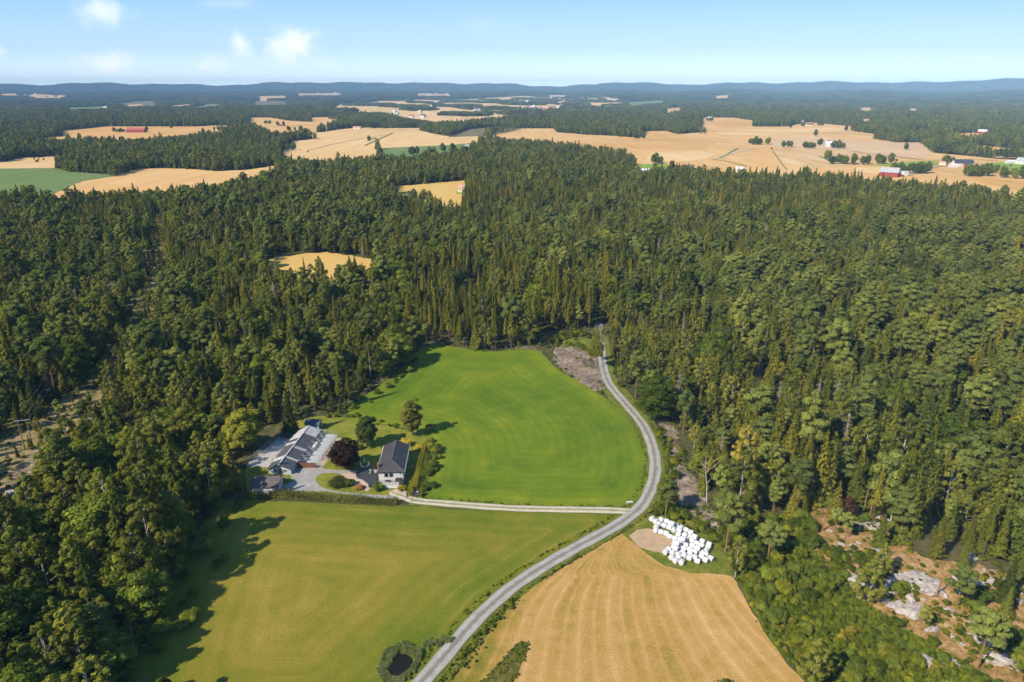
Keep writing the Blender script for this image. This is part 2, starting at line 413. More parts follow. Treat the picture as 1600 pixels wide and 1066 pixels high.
def strip(name, line, width, mat, off, label):
    L = smooth_line(line, 1.0); d = np.gradient(L, axis=0); d /= np.hypot(d[:, 0], d[:, 1])[:, None]; nrm = np.stack([-d[:, 1], d[:, 0]], -1)
    V = []; rows = np.linspace(-1, 1, 7)
    for r in rows:
        w = width / 2 * (1 + .05 * np.sin(np.arange(len(L)) * .7 + r * 3) * (abs(r) == 1))
        q = L + nrm * (w * r)[:, None]; V.append(np.stack([q[:, 0], q[:, 1], H(q[:, 0], q[:, 1]) + off + .05 * (1 - r * r)], -1))
    V = np.array(V); m, n = V.shape[:2]
    i = np.arange(m - 1)[:, None] * n; j = np.arange(n - 1)[None]
    Fc = np.stack([i + j, i + n + j, i + n + j + 1, i + j + 1], -1).reshape(-1, 4)[:, ::-1]
    me = mesh_np(name, V.reshape(-1, 3), Fc, [mat], smooth=True)
    at = me.attributes.new('row', 'FLOAT', 'POINT'); at.data.foreach_set('value', np.repeat(rows, n).astype(np.float32))
    o = link(name, me); tag(o, label, kind='structure'); return o

# --- the near fields
P_GREEN = PTS([(662, 776), (668, 780), (700, 783), (760, 786), (830, 789), (900, 791), (965, 791), (988, 786), (1002, 772), (1010, 750), (1010, 718), (1003, 692),
               (990, 668), (970, 645), (945, 622), (920, 605), (895, 592), (872, 578), (857, 563), (846, 550), (835, 545), (810, 546), (780, 549), (755, 549), (730, 545),
               (700, 541), (676, 538), (655, 546), (636, 566), (608, 592), (575, 615), (548, 634), (540, 650), (560, 656), (600, 663), (628, 668), (655, 674), (672, 690), (676, 708), (672, 738), (666, 762)])
P_MOWN = PTS([(345, 784), (375, 779), (420, 783), (500, 786), (560, 789), (620, 790), (655, 792), (700, 796), (800, 801), (900, 804), (950, 805), (965, 806), (930, 829), (880, 856), (835, 882),
              (795, 910), (755, 940), (722, 972), (695, 1004), (668, 1035), (640, 1064), (600, 1110), (520, 1180), (180, 1180), (190, 1090), (215, 1010), (245, 950), (275, 890), (300, 850), (322, 812)])
P_STUB = PTS([(700, 1072), (735, 1024), (770, 979), (797, 949), (833, 918), (873, 892), (918, 864), (950, 846), (972, 834), (985, 845), (1010, 864), (1040, 884), (1080, 895), (1130, 897), (1145, 902),
              (1160, 928), (1175, 957), (1197, 992), (1222, 1027), (1258, 1066), (1320, 1130), (1340, 1200), (580, 1200), (650, 1130)])
P_ROAD = PTS([(936, 505), (936, 520), (938, 535), (940, 552), (943, 575), (950, 597), (965, 617), (985, 640), (1003, 662), (1014, 683), (1021, 705), (1024, 728), (1021, 752), (1012, 775), (1000, 793),
              (980, 810), (955, 826), (920, 845), (880, 867), (840, 891), (800, 918), (765, 948), (735, 978), (710, 1007), (685, 1036), (660, 1065), (630, 1100), (580, 1160)])
P_TRACK = PTS([(990, 800), (975, 799), (940, 797.5), (880, 796.5), (800, 794.5), (740, 790.5), (690, 786.5), (655, 783.5), (640, 780), (628, 775), (612, 770)])
line_road = smooth_line(P_ROAD, 3); line_track = smooth_line(P_TRACK, 3)
e_green = np.array(P_GREEN); e_mown = np.array(P_MOWN); e_stub = np.array(P_STUB)
P_VERGE = PTS([(640, 1160), (700, 1066), (740, 1015), (790, 955), (870, 890), (960, 838), (1000, 812), (1032, 775), (1042, 730), (1036, 690), (1020, 655), (990, 622), (962, 590), (955, 560), (950, 525),
               (925, 525), (925, 560), (935, 600), (960, 635), (990, 675), (1000, 710), (1002, 750), (985, 788), (900, 790), (640, 776), (640, 790), (900, 808), (960, 808), (830, 880), (740, 950), (640, 1060), (560, 1160)])
sheet('verge', P_VERGE, M['verge'], .004, 'rough grass verge along the gravel road and the farm track', block=False)
sheet('green_field', P_GREEN, M['green'], .03, 'bright green grass field inside the bend of the gravel road', lambda x, y: dist_line(e_green, x, y, True))
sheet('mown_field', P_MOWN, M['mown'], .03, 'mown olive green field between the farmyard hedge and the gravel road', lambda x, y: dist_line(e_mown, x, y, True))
def stub_row(x, y):
    # swaths fan out from the top of the field and follow its curved eastern edge
    py = np.array([p[1] for p in P_STUB[10:21]]); px = np.array([p[0] for p in P_STUB[10:21]]); o = np.argsort(py)
    xr = np.interp(y, py[o], px[o]); lx = np.array([p[0] for p in P_STUB[:9]]); ly = np.array([p[1] for p in P_STUB[:9]]); o = np.argsort(ly)
    xl = np.interp(y, ly[o], lx[o]); u = (x - xl) / np.maximum(xr - xl, 8)
    return np.clip(u, -.2, 1.2) * 62 + 6 * np.sin(y / 19.)
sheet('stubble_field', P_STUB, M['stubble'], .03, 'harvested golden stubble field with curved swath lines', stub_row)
sheet('bale_pad', PTS([(972, 834), (990, 820), (1005, 806), (1030, 803), (1060, 815), (1100, 838), (1128, 855), (1142, 880), (1146, 902), (1130, 898), (1080, 896), (1040, 885), (1010, 865)]), M['verge'], .045, 'grassy storage corner beneath the white bales')
sheet('dirt_patch', PTS([(983, 838), (995, 828), (1012, 826), (1028, 830), (1052, 846), (1056, 856), (1042, 866), (1020, 862), (998, 855)]), M['dirt'], .060, 'bare pinkish earth patch beside the white bales', block=False, wob=.55, sp=2.4)
sheet('weed_strip', PTS([(826, 1003), (810, 1004), (793, 1022), (770, 1046), (748, 1070), (735, 1090), (790, 1090), (806, 1060), (822, 1025)]), M['weedy'], .05, 'dark weedy patch left standing in the stubble field', block=False, wob=.6)
strip('farm_track', P_TRACK, 2.7, M['track'], .075, 'pale two-rut farm track from the gravel road to the farmyard')
strip('gravel_road', P_ROAD, 3.4, M['road'], .10, 'grey gravel road winding between the fields into the wood')
# --- the farmyard
sheet('garden_lawn', PTS([(385, 778), (382, 735), (405, 712), (440, 680), (470, 655), (500, 650), (543, 652), (600, 664), (655, 675), (675, 692), (670, 738), (658, 779), (500, 779)]), M['lawn'], .02, 'garden lawn with dry patches around the bungalow')
FIELDS.append(np.array(PTS([(375, 765), (520, 765), (665, 768), (668, 800), (360, 792)])))
FIELDS.append(np.array(PTS([(640, 668), (690, 676), (686, 730), (680, 800), (640, 800)])))
FIELDS.append(np.array(PTS([(838, 551), (839, 536), (856, 523), (890, 517), (927, 517), (934, 545), (950, 614), (925, 612), (898, 600)])))
FIELDS.append(np.array(PTS([(540, 1055), (860, 1055), (860, 1300), (480, 1300)])))
K = lambda x, y: (380 + x / 7.61, 640 + y / 7.61)
sheet('yard', PTS([K(640, 700), K(920, 690), K(1000, 715), K(1340, 722), K(1400, 745), K(1390, 790), K(1260, 775), K(1060, 755), K(930, 762), K(868, 795), K(860, 840), K(905, 905), K(1000, 950), K(1200, 985), K(1500, 1010), K(1800, 1030),
                   K(1790, 1065), K(1500, 1050), K(1200, 1005), K(1000, 978), K(590, 970), K(440, 968), K(480, 900), K(600, 850), K(560, 760)]), M['yard'], .05, 'grey gravel yard and curved driveway in front of the kennels', block=False)
sheet('side_path', PTS([K(830, 680), K(940, 690), K(1010, 590), K(1180, 345), K(1110, 330), K(1060, 400)]), M['path'], .045, 'pinkish gravel path beside the dog pens', block=False)
sheet('front_path', PTS([(532, 741), (548, 738), (570, 744), (582, 760), (574, 768), (556, 760), (545, 750)]), M['path'], .06, 'paved path curving to the terrace', block=False)
sheet('gate_apron', PTS([(606, 770), (618, 764), (632, 765), (642, 776), (640, 784), (622, 780)]), M['path'], .055, 'pinkish gravel apron at the garden gate', block=False)

# --- far fields (outlines followed from the photograph, third value: height of the trees hiding the edge)
def far(name, pts, mat, off, label): return sheet(name, PTS(pts), M[mat], off, label, wob=1.0)
T = 11
far('grain_field', [(0, 254), (34, 247), (64, 246), (101, 242), (104, 248), (88, 263), (0, 264), (-120, 262), (-120, 256)], 'gold_b', .30, 'small golden grain field west of the round wood')
far('meadow', [(0, 264), (88, 263), (111, 269), (169, 273), (174, 277), (128, 284), (51, 297, T), (0, 302, T), (-140, 306, T), (-140, 264)], 'fargreen', .32, 'dull green meadow beside the golden field')
far('grain_field', [(51, 297, T), (128, 284), (182, 275), (216, 264), (256, 263), (304, 265), (337, 268), (380, 266), (429, 259), (436, 263, T), (415, 276, T), (330, 291, T), (200, 300, T), (60, 306, T)], 'gold', .30, 'long golden grain field in front of the round wood')
far('grain_field', [(96, 205), (162, 198), (216, 198), (304, 198), (337, 196), (358, 197), (385, 201), (345, 208, T), (315, 211, T), (270, 215, T), (216, 221, T), (142, 219, T), (95, 221, T), (45, 220, T), (68, 216), (98, 213)], 'gold_c', .34, 'golden grain field around the long red barn')
far('grain_field', [(371, 198), (391, 192), (391, 184), (422, 184), (445, 188), (489, 191), (499, 198), (506, 199), (489, 204, T), (449, 210, T), (422, 209, T), (398, 202)], 'gold', .36, 'golden grain field behind the white farm in trees')
far('grain_field', [(482, 184), (545, 182), (548, 190), (520, 192, T), (509, 198, T), (496, 194, T)], 'gold', .36, 'small tapering golden field between two woods')
far('grain_field', [(439, 240), (456, 221), (489, 217), (474, 211), (530, 202), (564, 200), (598, 203), (641, 201), (672, 208), (705, 214), (753, 213), (768, 212), (760, 223), (700, 228), (587, 233), (596, 238), (586, 248, T), (530, 247, T), (480, 254, T), (445, 250, T)], 'gold_b', .34, 'wide golden grain field west of the farm lane')
far('fallow_field', [(699, 215), (732, 202), (766, 199), (817, 201), (766, 211), (753, 213)], 'farbrown', .40, 'dark fallow strip behind the red farmhouse')
far('meadow', [(591, 232), (700, 227), (749, 223), (747, 235), (700, 243, T), (665, 244, T), (614, 249, T), (597, 243, T)], 'fargreen', .38, 'green meadow beside the farm with the grey roof')
far('grain_field', [(762, 226), (769, 211), (817, 201), (864, 201), (871, 207), (918, 211), (965, 213), (999, 216), (1009, 205), (1040, 205), (1060, 210), (1094, 207), (1097, 184), (1144, 184), (1181, 189), (1176, 198), (1229, 198), (1259, 191), (1296, 194), (1337, 198), (1335, 206), (1370, 210), (1441, 205), (1453, 206), (1448, 211),
                     (1384, 212), (1364, 217), (1401, 223), (1438, 223), (1458, 239), (1512, 244), (1560, 249), (1610, 251), (1720, 256), (1720, 330, T), (1600, 310, T), (1566, 304, T), (1526, 295, T), (1450, 288, T), (1380, 280, T), (1296, 275, T), (1195, 272, T), (1127, 268, T), (1060, 262, T), (994, 250, T), (978, 238, T), (870, 224, T)], 'gold', .34, 'broad rolling golden grain land across the valley')
far('grain_field', [(1499, 228), (1539, 228), (1597, 235), (1720, 238), (1720, 252), (1600, 248), (1560, 248), (1516, 242)], 'gold_c', .36, 'golden field beside the wooded strip')
far('grain_field', [(1482, 210), (1509, 208), (1546, 208), (1543, 223), (1499, 223)], 'gold', .36, 'golden field below the red house on the slope')
far('stubble_patch', [(1208, 216), (1276, 215), (1337, 220), (1401, 223), (1438, 223), (1458, 239), (1438, 248), (1364, 245), (1323, 235), (1269, 233), (1208, 228)], 'pale', .60, 'pale pinkish stubble field behind the white farmhouse')
far('stubble_patch', [(1205, 233), (1250, 231), (1269, 234), (1323, 237), (1364, 247), (1330, 258), (1290, 262), (1250, 262), (1225, 255)], 'farstub', .58, 'swathed stubble field striped in pale lines')
far('stubble_patch', [(1112, 250), (1130, 243), (1160, 234), (1185, 232), (1150, 240), (1125, 251)], 'pale', .62, 'pale curved tongue of cut grain')
for nm_, pl_, mt_, lb_ in [('a', [(880, 222), (965, 216), (1050, 216), (1120, 222), (1100, 232), (1010, 232), (930, 230)], 'gold_c', 'deeper golden strip in the broad grain land'), ('b', [(1000, 246, T), (1020, 238), (1090, 236), (1120, 242), (1100, 250), (1060, 254)], 'gold_b', 'paler golden strip above the greenhouse plot'),
                          ('c', [(1105, 190), (1140, 188), (1175, 192), (1170, 198), (1120, 200)], 'gold_c', 'deep golden corner below the far farms'), ('d', [(1120, 206), (1190, 203), (1290, 200), (1330, 204), (1300, 207), (1200, 212), (1130, 212)], 'gold_b', 'pale golden strip along the top lane'),
                          ('e', [(1340, 262), (1440, 264), (1452, 268), (1400, 274), (1330, 270)], 'gold_b', 'pale golden strip in front of the red barn'), ('f', [(1520, 278), (1600, 284), (1700, 290), (1700, 304), (1600, 298), (1540, 288)], 'gold_c', 'deeper golden slope on the eastern rim')]:
    far('stubble_patch', pl_, mt_, .56, lb_)
far('meadow', [(1357, 259), (1401, 255), (1438, 252), (1468, 253), (1465, 259), (1438, 260), (1397, 261)], 'limegreen', .62, 'lime green meadow behind the red barn')
far('meadow', [(1530, 257), (1565, 254), (1640, 258), (1720, 266), (1720, 276), (1600, 273), (1560, 262)], 'limegreen', .62, 'lime green meadow at the valley road')
far('meadow', [(992, 257), (1043, 257), (1040, 266, T), (996, 267, T)], 'limegreen', .60, 'lime green plot by the long greenhouse')
far('grain_field', [(613, 292), (682, 286), (739, 281), (731, 292), (729, 302), (722, 318, T), (692, 318, T), (665, 306, T), (641, 303, T), (622, 303, T)], 'gold_near', .20, 'golden grain clearing with a pink roofed house')
far('meadow', [(714, 296), (729, 294), (726, 304), (713, 303)], 'limegreen', .28, 'small green lawn around the pink roofed house')
far('grain_field', [(415, 405), (440, 400), (480, 396), (510, 394), (555, 401), (592, 408), (590, 414, T), (520, 426, T), (440, 424, T), (415, 416, T)], 'gold_near', .12, 'yellow grain clearing deep in the spruce wood')
STRIPS = [((30, 149), (62, 147), (115, 150), (90, 154), (60, 154), 'gold'), ((100, 169), (168, 166), (170, 170), (110, 172), 'fargreen'), ((200, 164), (222, 163), (223, 166), (203, 167), 'pale'),
          ((270, 165), (300, 163), (302, 166), (275, 168), 'gold'), ((308, 166), (364, 163), (366, 167), (310, 169), 'fargreen'), ((368, 163), (402, 162), (400, 165), (370, 166), 'fargreen'), ((402, 151), (446, 150), (448, 154), (405, 155), 'gold'),
          ((0, 147), (28, 146), (28, 149), (0, 150), 'gold'), ((1345, 187), (1360, 186), (1358, 191), (1347, 192), 'gold'), ((1118, 150), (1140, 149), (1140, 153), (1118, 154), 'gold'), ((1340, 169), (1362, 168), (1364, 174), (1345, 175), 'pale'), ((1420, 170), (1434, 170), (1432, 174), (1418, 175), 'pale'),
          ((462, 146), (532, 145.5), (534, 149), (465, 149.5), 'pale'), ((652, 146.5), (705, 146.5), (705, 150), (652, 150), 'pale'), ((1040, 170), (1062, 168), (1066, 173), (1042, 176), 'gold'), ((980, 160), (1035, 157), (1040, 162), (985, 166), 'fargreen')]
MOSAIC = [[(530, 164), (600, 158), (715, 156), (790, 152), (870, 148.5), (940, 150), (975, 158), (970, 170), (900, 176, T), (868, 181, T), (800, 184, T), (738, 189, T), (700, 193, T), (640, 198, T), (605, 197, T), (560, 193, T), (524, 189, T), (515, 174)], [(180, 160), (300, 157), (420, 158), (500, 160), (505, 166), (420, 170), (300, 172), (200, 172)]]
MOS = []
for k, mz in enumerate(MOSAIC):
    far('grain_field', mz, ['gold_mix', 'farbrown'][k], .7, ['wide open farmland of golden fields around the distant village', 'thin band of distant fields west of the village'][k]); MOS.append(np.array(PTS(mz)))
for k, s in enumerate(STRIPS):
    my = sum(q[1] for q in s[:-1]) / (len(s) - 1)
    far('meadow' if s[-1] == 'fargreen' else 'grain_field', [q if q[1] < my else (q[0], q[1], 15) for q in s[:-1]], {'clear': 'farbrown'}.get(s[-1], s[-1]), .8, ('faded green meadow' if s[-1] == 'fargreen' else 'faded golden field') + ' among the distant woods')
for k, (ln, wd, mt, lab) in enumerate([([(768, 212), (760, 222), (751, 231), (747, 236)], 5, 'yard', 'grey farm lane crossing the golden fields'), ([(614, 208), (592, 218), (570, 228)], 5, 'fargreen', 'grassy ditch line through the wide golden field'), ([(1207, 237), (1218, 252), (1229, 266)], 2, 'fargreen', 'green furrow between swathed and golden stubble'),
                                ([(1152, 233), (1138, 241), (1124, 248)], 4, 'fargreen', 'weedy bank on the golden slope'), ([(1112, 249), (1140, 254), (1168, 261)], 2, 'fargreen', 'thin track down the golden slope'), ([(1333, 237), (1365, 242), (1397, 245), (1451, 251), (1512, 250), (1560, 252)], 4, 'farbrown', 'farm lane below the pale stubble'), ([(1279, 245), (1290, 249), (1303, 257)], 5, 'fargreen', 'grassy bank above the swathed stubble'),
                                ([(1100, 205), (1229, 207), (1300, 209), (1364, 212)], 5, 'fargreen', 'grassy lane along the top of the golden land'), ([(870, 218), (960, 222), (1060, 219), (1150, 224), (1205, 222)], 3, 'pale', 'pale track across the golden land'), ([(480, 236), (520, 226), (560, 218), (600, 211)], 3, 'pale', 'pale track across the wide golden field'), ([(1420, 275), (1448, 266), (1472, 260), (1490, 262)], 4, 'yard', 'grey lane from the red barn to the black roofed house')]):
    strip('field_lane', PTS(ln), wd, M[mt], .85, lab)
# --- ground patches under the trees
OPEN = []   # polygon, density of trees, size factor
def patch(name, pts, mat, label, dens, size, off=.015):
    p = PTS(pts); OPEN.append((np.array(p), dens, size)); return sheet(name, p, M[mat], off, label, block=False, wob=.8)
patch('felled_strip', [(-30, 800), (-30, 705), (40, 672), (100, 622), (160, 560), (205, 470), (232, 415), (238, 352), (250, 330), (262, 332), (258, 420), (245, 500), (205, 590), (150, 650), (80, 720), (40, 800)], 'clearcut', 'open felled strip under the power line', .72, .5)
patch('felled_ground', [(-40, 800), (60, 700), (110, 720), (70, 800), (20, 880), (-60, 900)], 'clearcut', 'stony felled ground with brown brash', .5, .5, .02)
patch('bracken_patch', [(270, 612), (300, 604), (360, 598), (410, 575), (420, 580), (370, 606), (310, 618), (275, 626)], 'bracken', 'orange dry bracken strip inside the mixed wood', .08, .6, .02)
patch('bracken_patch', [(425, 500), (445, 494), (452, 512), (440, 520), (425, 512)], 'bracken', 'small orange clearing in the mixed wood', .05, .6, .02)
patch('bracken_patch', [(710, 460), (735, 440), (765, 445), (770, 470), (740, 480), (715, 476)], 'weedy', 'yellowish grassy clearing above the green field', .05, .5, .02)
patch('felled_ground', [(-60, 660), (40, 640), (120, 612), (210, 640), (300, 655), (230, 700), (130, 715), (70, 760), (20, 830), (-60, 860)], 'weedy', 'patchy open ground with young trees beside the felled strip', .62, .62, .013)
patch('bracken_patch', [(60, 700), (130, 690), (210, 690), (330, 660), (330, 680), (200, 720), (90, 735)], 'weedy', 'grassy open ground between birches and the felled strip', .35, .7, .025)
P_ROCK = [(1262, 800), (1300, 785), (1345, 790), (1390, 830), (1440, 870), (1500, 880), (1560, 890), (1640, 930), (1660, 1060), (1560, 1066), (1500, 1030), (1420, 985), (1350, 940), (1300, 905), (1270, 860)]
patch('rocky_ground', P_ROCK, 'bracken', 'orange dry grass slope with bare rock', .21, .8, .02)
P_SHRUB = [(1120, 838), (1150, 810), (1200, 815), (1262, 800), (1272, 860), (1302, 905), (1352, 940), (1422, 985), (1502, 1030), (1562, 1068), (1640, 1120), (1330, 1130), (1262, 1066), (1226, 1027), (1201, 992), (1179, 957), (1164, 928), (1149, 900), (1143, 878)]
patch('thicket_ground', P_SHRUB, 'scrub', 'green thicket floor beside the stubble field', .04, .6, .01)
P_SL1 = [(866, 546), (880, 540), (905, 545), (930, 560), (938, 585), (945, 608), (930, 612), (905, 597), (880, 580), (866, 565)]
P_SL2 = [(1046, 735), (1062, 728), (1080, 745), (1100, 780), (1124, 828), (1100, 826), (1070, 800), (1050, 772)]
P_SL3 = [(548, 632), (575, 612), (610, 588), (640, 562), (655, 545), (690, 535), (840, 541), (846, 549), (780, 545), (680, 534), (640, 560), (600, 590), (560, 622), (545, 640)]
P_SL4 = [(1020, 640), (1034, 640), (1060, 680), (1066, 720), (1048, 725), (1040, 690), (1028, 660)]
patch('felled_ground', P_SL1, 'clearcut', 'felled patch covered in grey brash between field and road', .0, .5, .02)
patch('felled_ground', P_SL2 , 'clearcut', 'felled patch covered in brash above the white bales', .02, .5, .02)
patch('felled_ground', [(1024, 705), (1044, 692), (1062, 715), (1090, 755), (1125, 822), (1146, 868), (1128, 858), (1100, 842), (1060, 817), (1034, 802)], 'verge', 'grassy bank between road bend, bales and brash', .0, .5, .012)
patch('felled_ground', P_SL4, 'weedy', 'grassy roadside bank below the wood', .03, .5, .02)
patch('felled_ground', [(870, 540), (890, 525), (925, 530), (930, 558), (905, 544)], 'verge', 'green regrowth beside the road at the wood edge', .05, .5, .022)

# ------------------------------------------------------------------ foliage materials
def crown_mat(name, stops, transl=.22, loc_scale=.02, rnd=.6, tint=(1.31, 1.34, .98)):
    m, t = material(name); oi = t.new('ShaderNodeObjectInfo')
    nz = t.noise(oi.outputs['Location'], loc_scale, 2, .5); tone = t.attr('tone')
    s = t.math('ADD', t.math('MULTIPLY', oi.outputs['Random'], rnd), t.math('MULTIPLY', nz, 1.5 - rnd)); s = t.math('ADD', s, -.25)
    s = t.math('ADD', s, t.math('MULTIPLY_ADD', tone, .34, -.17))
    col = t.ramp(s, stops)
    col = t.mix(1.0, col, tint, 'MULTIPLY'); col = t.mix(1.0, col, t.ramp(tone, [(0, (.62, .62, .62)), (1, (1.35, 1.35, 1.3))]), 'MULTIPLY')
    col = t.mix(1.0, col, t.ramp(t.math('FRACT', t.math('MULTIPLY', oi.outputs['Random'], 7.31)), [(0, (.66, .68, .70)), (1, (1.22, 1.18, 1.12))]), 'MULTIPLY'); d = t.new('ShaderNodeBsdfDiffuse'); tr = t.new('ShaderNodeBsdfTranslucent'); mx = t.new('ShaderNodeMixShader')
    t.set(d.inputs[0], col); t.set(tr.inputs[0], t.mix(1.0, col, (1.15, 1.1, .5), 'MULTIPLY')); mx.inputs[0].default_value = transl
    t.l.new(d.outputs[0], mx.inputs[1]); t.l.new(tr.outputs[0], mx.inputs[2]); t.l.new(mx.outputs[0], t.outn.inputs[0]); return m
def bark_mat(name, lo, hi, sx=3.0, sz=.6):
    m, t = material(name); p = t.new('ShaderNodeTexCoord').outputs['Object']
    n = t.noise(t.scalev(p, (sx, sx, sz)), 1.6, 4, .65); finish(t, t.ramp(n, [(.36, lo), (.6, hi)]), .9, None, 0, .1); return m
C = {}
C['spruce'] = crown_mat('spruce_needles', [(0, (0.033, 0.049, 0.014)), (.35, (0.063, 0.078, 0.019)), (.6, (0.104, 0.110, 0.022)), (.85, (0.157, 0.146, 0.026)), (1, (0.222, 0.162, 0.032))], .15)
C['dark_spruce'] = crown_mat('dark_spruce_needles', [(0, (.050, .068, .020)), (1, (.062, .078, .022))], .12, tint=(1, 1, 1))
C['slim'] = crown_mat('plantation_spruce_needles', [(0, (0.059, 0.071, 0.017)), (.4, (0.111, 0.113, 0.020)), (.7, (0.157, 0.143, 0.025)), (1, (0.241, 0.186, 0.038))], .15)
C['pine'] = crown_mat('pine_needles', [(0, (0.067, 0.084, 0.032)), (.4, (0.107, 0.130, 0.043)), (.7, (0.148, 0.165, 0.052)), (1, (0.194, 0.191, 0.055))], .15)
C['birch'] = crown_mat('birch_leaves', [(0, (.083, .097, .022)), (.35, (.125, .138, .030)), (.6, (.165, .168, .038)), (.85, (.205, .19, .045)), (1, (.26, .20, .045))], .28)
C['broad'] = crown_mat('broad_leaves', [(0, (.055, .078, .018)), (.4, (.085, .115, .022)), (.7, (.125, .15, .027)), (1, (.20, .19, .035))], .25)
C['shrub'] = crown_mat('shrub_leaves', [(0, (.055, .082, .014)), (.35, (.088, .125, .016)), (.65, (.135, .17, .018)), (.88, (.20, .205, .022)), (1, (.27, .215, .03))], .28, .12, .6, tint=(1.15, 1.1, .9))
C['dead'] = crown_mat('dead_twigs', [(0, (.20, .155, .13)), (.5, (.33, .265, .22)), (1, (.46, .36, .28))], .05, tint=(1, 1, 1))
m, t = material('brushwood_sticks'); finish(t, t.ramp(t.attr('tone'), [(.0, (.13, .10, .08)), (.3, (.34, .26, .205)), (.6, (.50, .40, .32)), (1, (.70, .60, .50))]), .9, None, 0, .1); C['brush'] = m
C['copper'] = crown_mat('copper_beech_leaves', [(0, (.022, .012, .012)), (.5, (.040, .020, .018)), (1, (.07, .034, .026))], .15)
C['olive'] = crown_mat('grey_green_leaves', [(0, (.030, .046, .020)), (.5, (.052, .072, .030)), (1, (.085, .10, .04))], .15)
C['columnar'] = crown_mat('golden_tipped_leaves', [(0, (.075, .08, .02)), (.4, (.12, .11, .03)), (1, (.22, .17, .04))], .2)
C['reed'] = crown_mat('reed_leaves', [(0, (.22, .29, .12)), (.5, (.32, .37, .17)), (1, (.46, .44, .2))], .45, tint=(1, 1, 1))
C['hedge'] = crown_mat('hedge_leaves', [(0, (0.130, 0.138, 0.026)), (.5, (0.241, 0.211, 0.032)), (1, (0.481, 0.324, 0.051))], .2)
C['darkhedge'] = crown_mat('wild_hedge_leaves', [(0, (.05, .065, .018)), (.5, (.085, .10, .024)), (1, (.17, .15, .045))], .2, tint=(1, 1, 1))
C['rowan'] = crown_mat('rust_leaves', [(0, (.12, .08, .02)), (.5, (.20, .10, .03)), (1, (.32, .14, .05))], .2)
B = {'spruce': bark_mat('spruce_bark', (.06, .045, .035), (.15, .11, .085)), 'pine': bark_mat('pine_bark', (.14, .085, .05), (.34, .19, .11)),
     'birch': bark_mat('birch_bark', (.16, .14, .12), (.62, .58, .52), 2, 2.2), 'broad': bark_mat('grey_bark', (.07, .06, .05), (.17, .145, .12)), 'dead': bark_mat('bleached_wood', (.22, .19, .16), (.46, .41, .36))}

# ------------------------------------------------------------------ tree shapes
def quads(Cn, N, S, rg, asp=1.0, dirv=None):
    n = len(Cn); N = N / np.maximum(np.linalg.norm(N, axis=1, keepdims=True), 1e-6)
    rv = rg.normal(size=(n, 3)) if dirv is None else dirv + rg.normal(0, .12, (n, 3))
    a = rv - (rv * N).sum(1, keepdims=True) * N; a /= np.maximum(np.linalg.norm(a, axis=1, keepdims=True), 1e-6); b = np.cross(N, a)
    S = np.broadcast_to(S, (n,)); la = S * np.sqrt(asp); lb = S / np.sqrt(asp)
    V = np.empty((n, 4, 3)); bend = N * (S * .18)[:, None]
    for k, (u, w) in enumerate(((-1, -.25), (.1, -1), (1, .2), (-.1, 1))):
        j = rg.uniform(.75, 1.2, (n, 1)); V[:, k] = Cn + (a * (u * la)[:, None] + b * (w * lb)[:, None]) * j + bend * (1 if k % 2 else -1)
    return V.reshape(-1, 3)
def crown_mesh(name, V, tone, mat):
    n = len(V) // 4; me = mesh_np(name, V, np.arange(n * 4).reshape(n, 4), [mat])
    at = me.attributes.new('tone', 'FLOAT', 'FACE'); at.data.foreach_set('value', np.clip(tone, 0, 1).astype(np.float32)); return me
def spruce(seed, h, r, base, n, sz=.40, droop=.55, gaps=.0):
    rg = np.random.default_rng(seed); Cn = []; N = []; Dv = []; tn = []; ss = []
    nw = int(h * 2.1); zs = base * h + (h * .99 - base * h) * (np.arange(nw) + rg.uniform(0, .5, nw)) / nw
    w = np.array([(1 - z / h) ** .85 for z in zs]); w = w * w + .12; cnt = (n * w / w.sum()).astype(int) + 3
    for z, c in zip(zs, cnt):
        t = z / h; L0 = r * (1.02 - t) ** .82; nb = max(4, int(5 + L0 * 2.4)); az = rg.uniform(0, 6.28) + np.arange(nb) * 6.283 / nb + rg.normal(0, .2, nb)
        Lb = L0 * rg.uniform(.62, 1.12, nb); keep = rg.random(nb) > gaps; bt = rg.random(nb)
        b = rg.integers(0, nb, c); b = b[keep[b]]; m = len(b); s = rg.uniform(.06, 1, m) ** .65
        a = az[b] + rg.normal(0, .10 + .12 * (1 - s), m); rad = s * Lb[b]
        zz = z - droop * s * Lb[b] * (.55 + .25 * s) + .18 * s ** 6 * Lb[b] + rg.normal(0, .07, m)
        Cn.append(np.stack([np.cos(a) * rad, np.sin(a) * rad, zz], -1)); o = np.stack([np.cos(a), np.sin(a), 0 * a], -1)
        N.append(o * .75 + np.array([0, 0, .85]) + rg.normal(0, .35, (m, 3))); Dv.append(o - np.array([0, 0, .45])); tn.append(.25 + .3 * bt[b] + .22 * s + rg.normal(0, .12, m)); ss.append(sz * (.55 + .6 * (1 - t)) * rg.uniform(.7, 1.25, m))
    top = 6; Cn.append(np.stack([rg.normal(0, .05, top), rg.normal(0, .05, top), h - rg.uniform(0, .8, top)], -1)); N.append(rg.normal(size=(top, 3)) * [1, 1, .2]); Dv.append(np.tile([0, 0, 1.], (top, 1))); tn.append(np.full(top, .6)); ss.append(np.full(top, .28))
    return quads(np.vstack(Cn), np.vstack(N), np.concatenate(ss), rg, 2.1, np.vstack(Dv)), np.concatenate(tn)
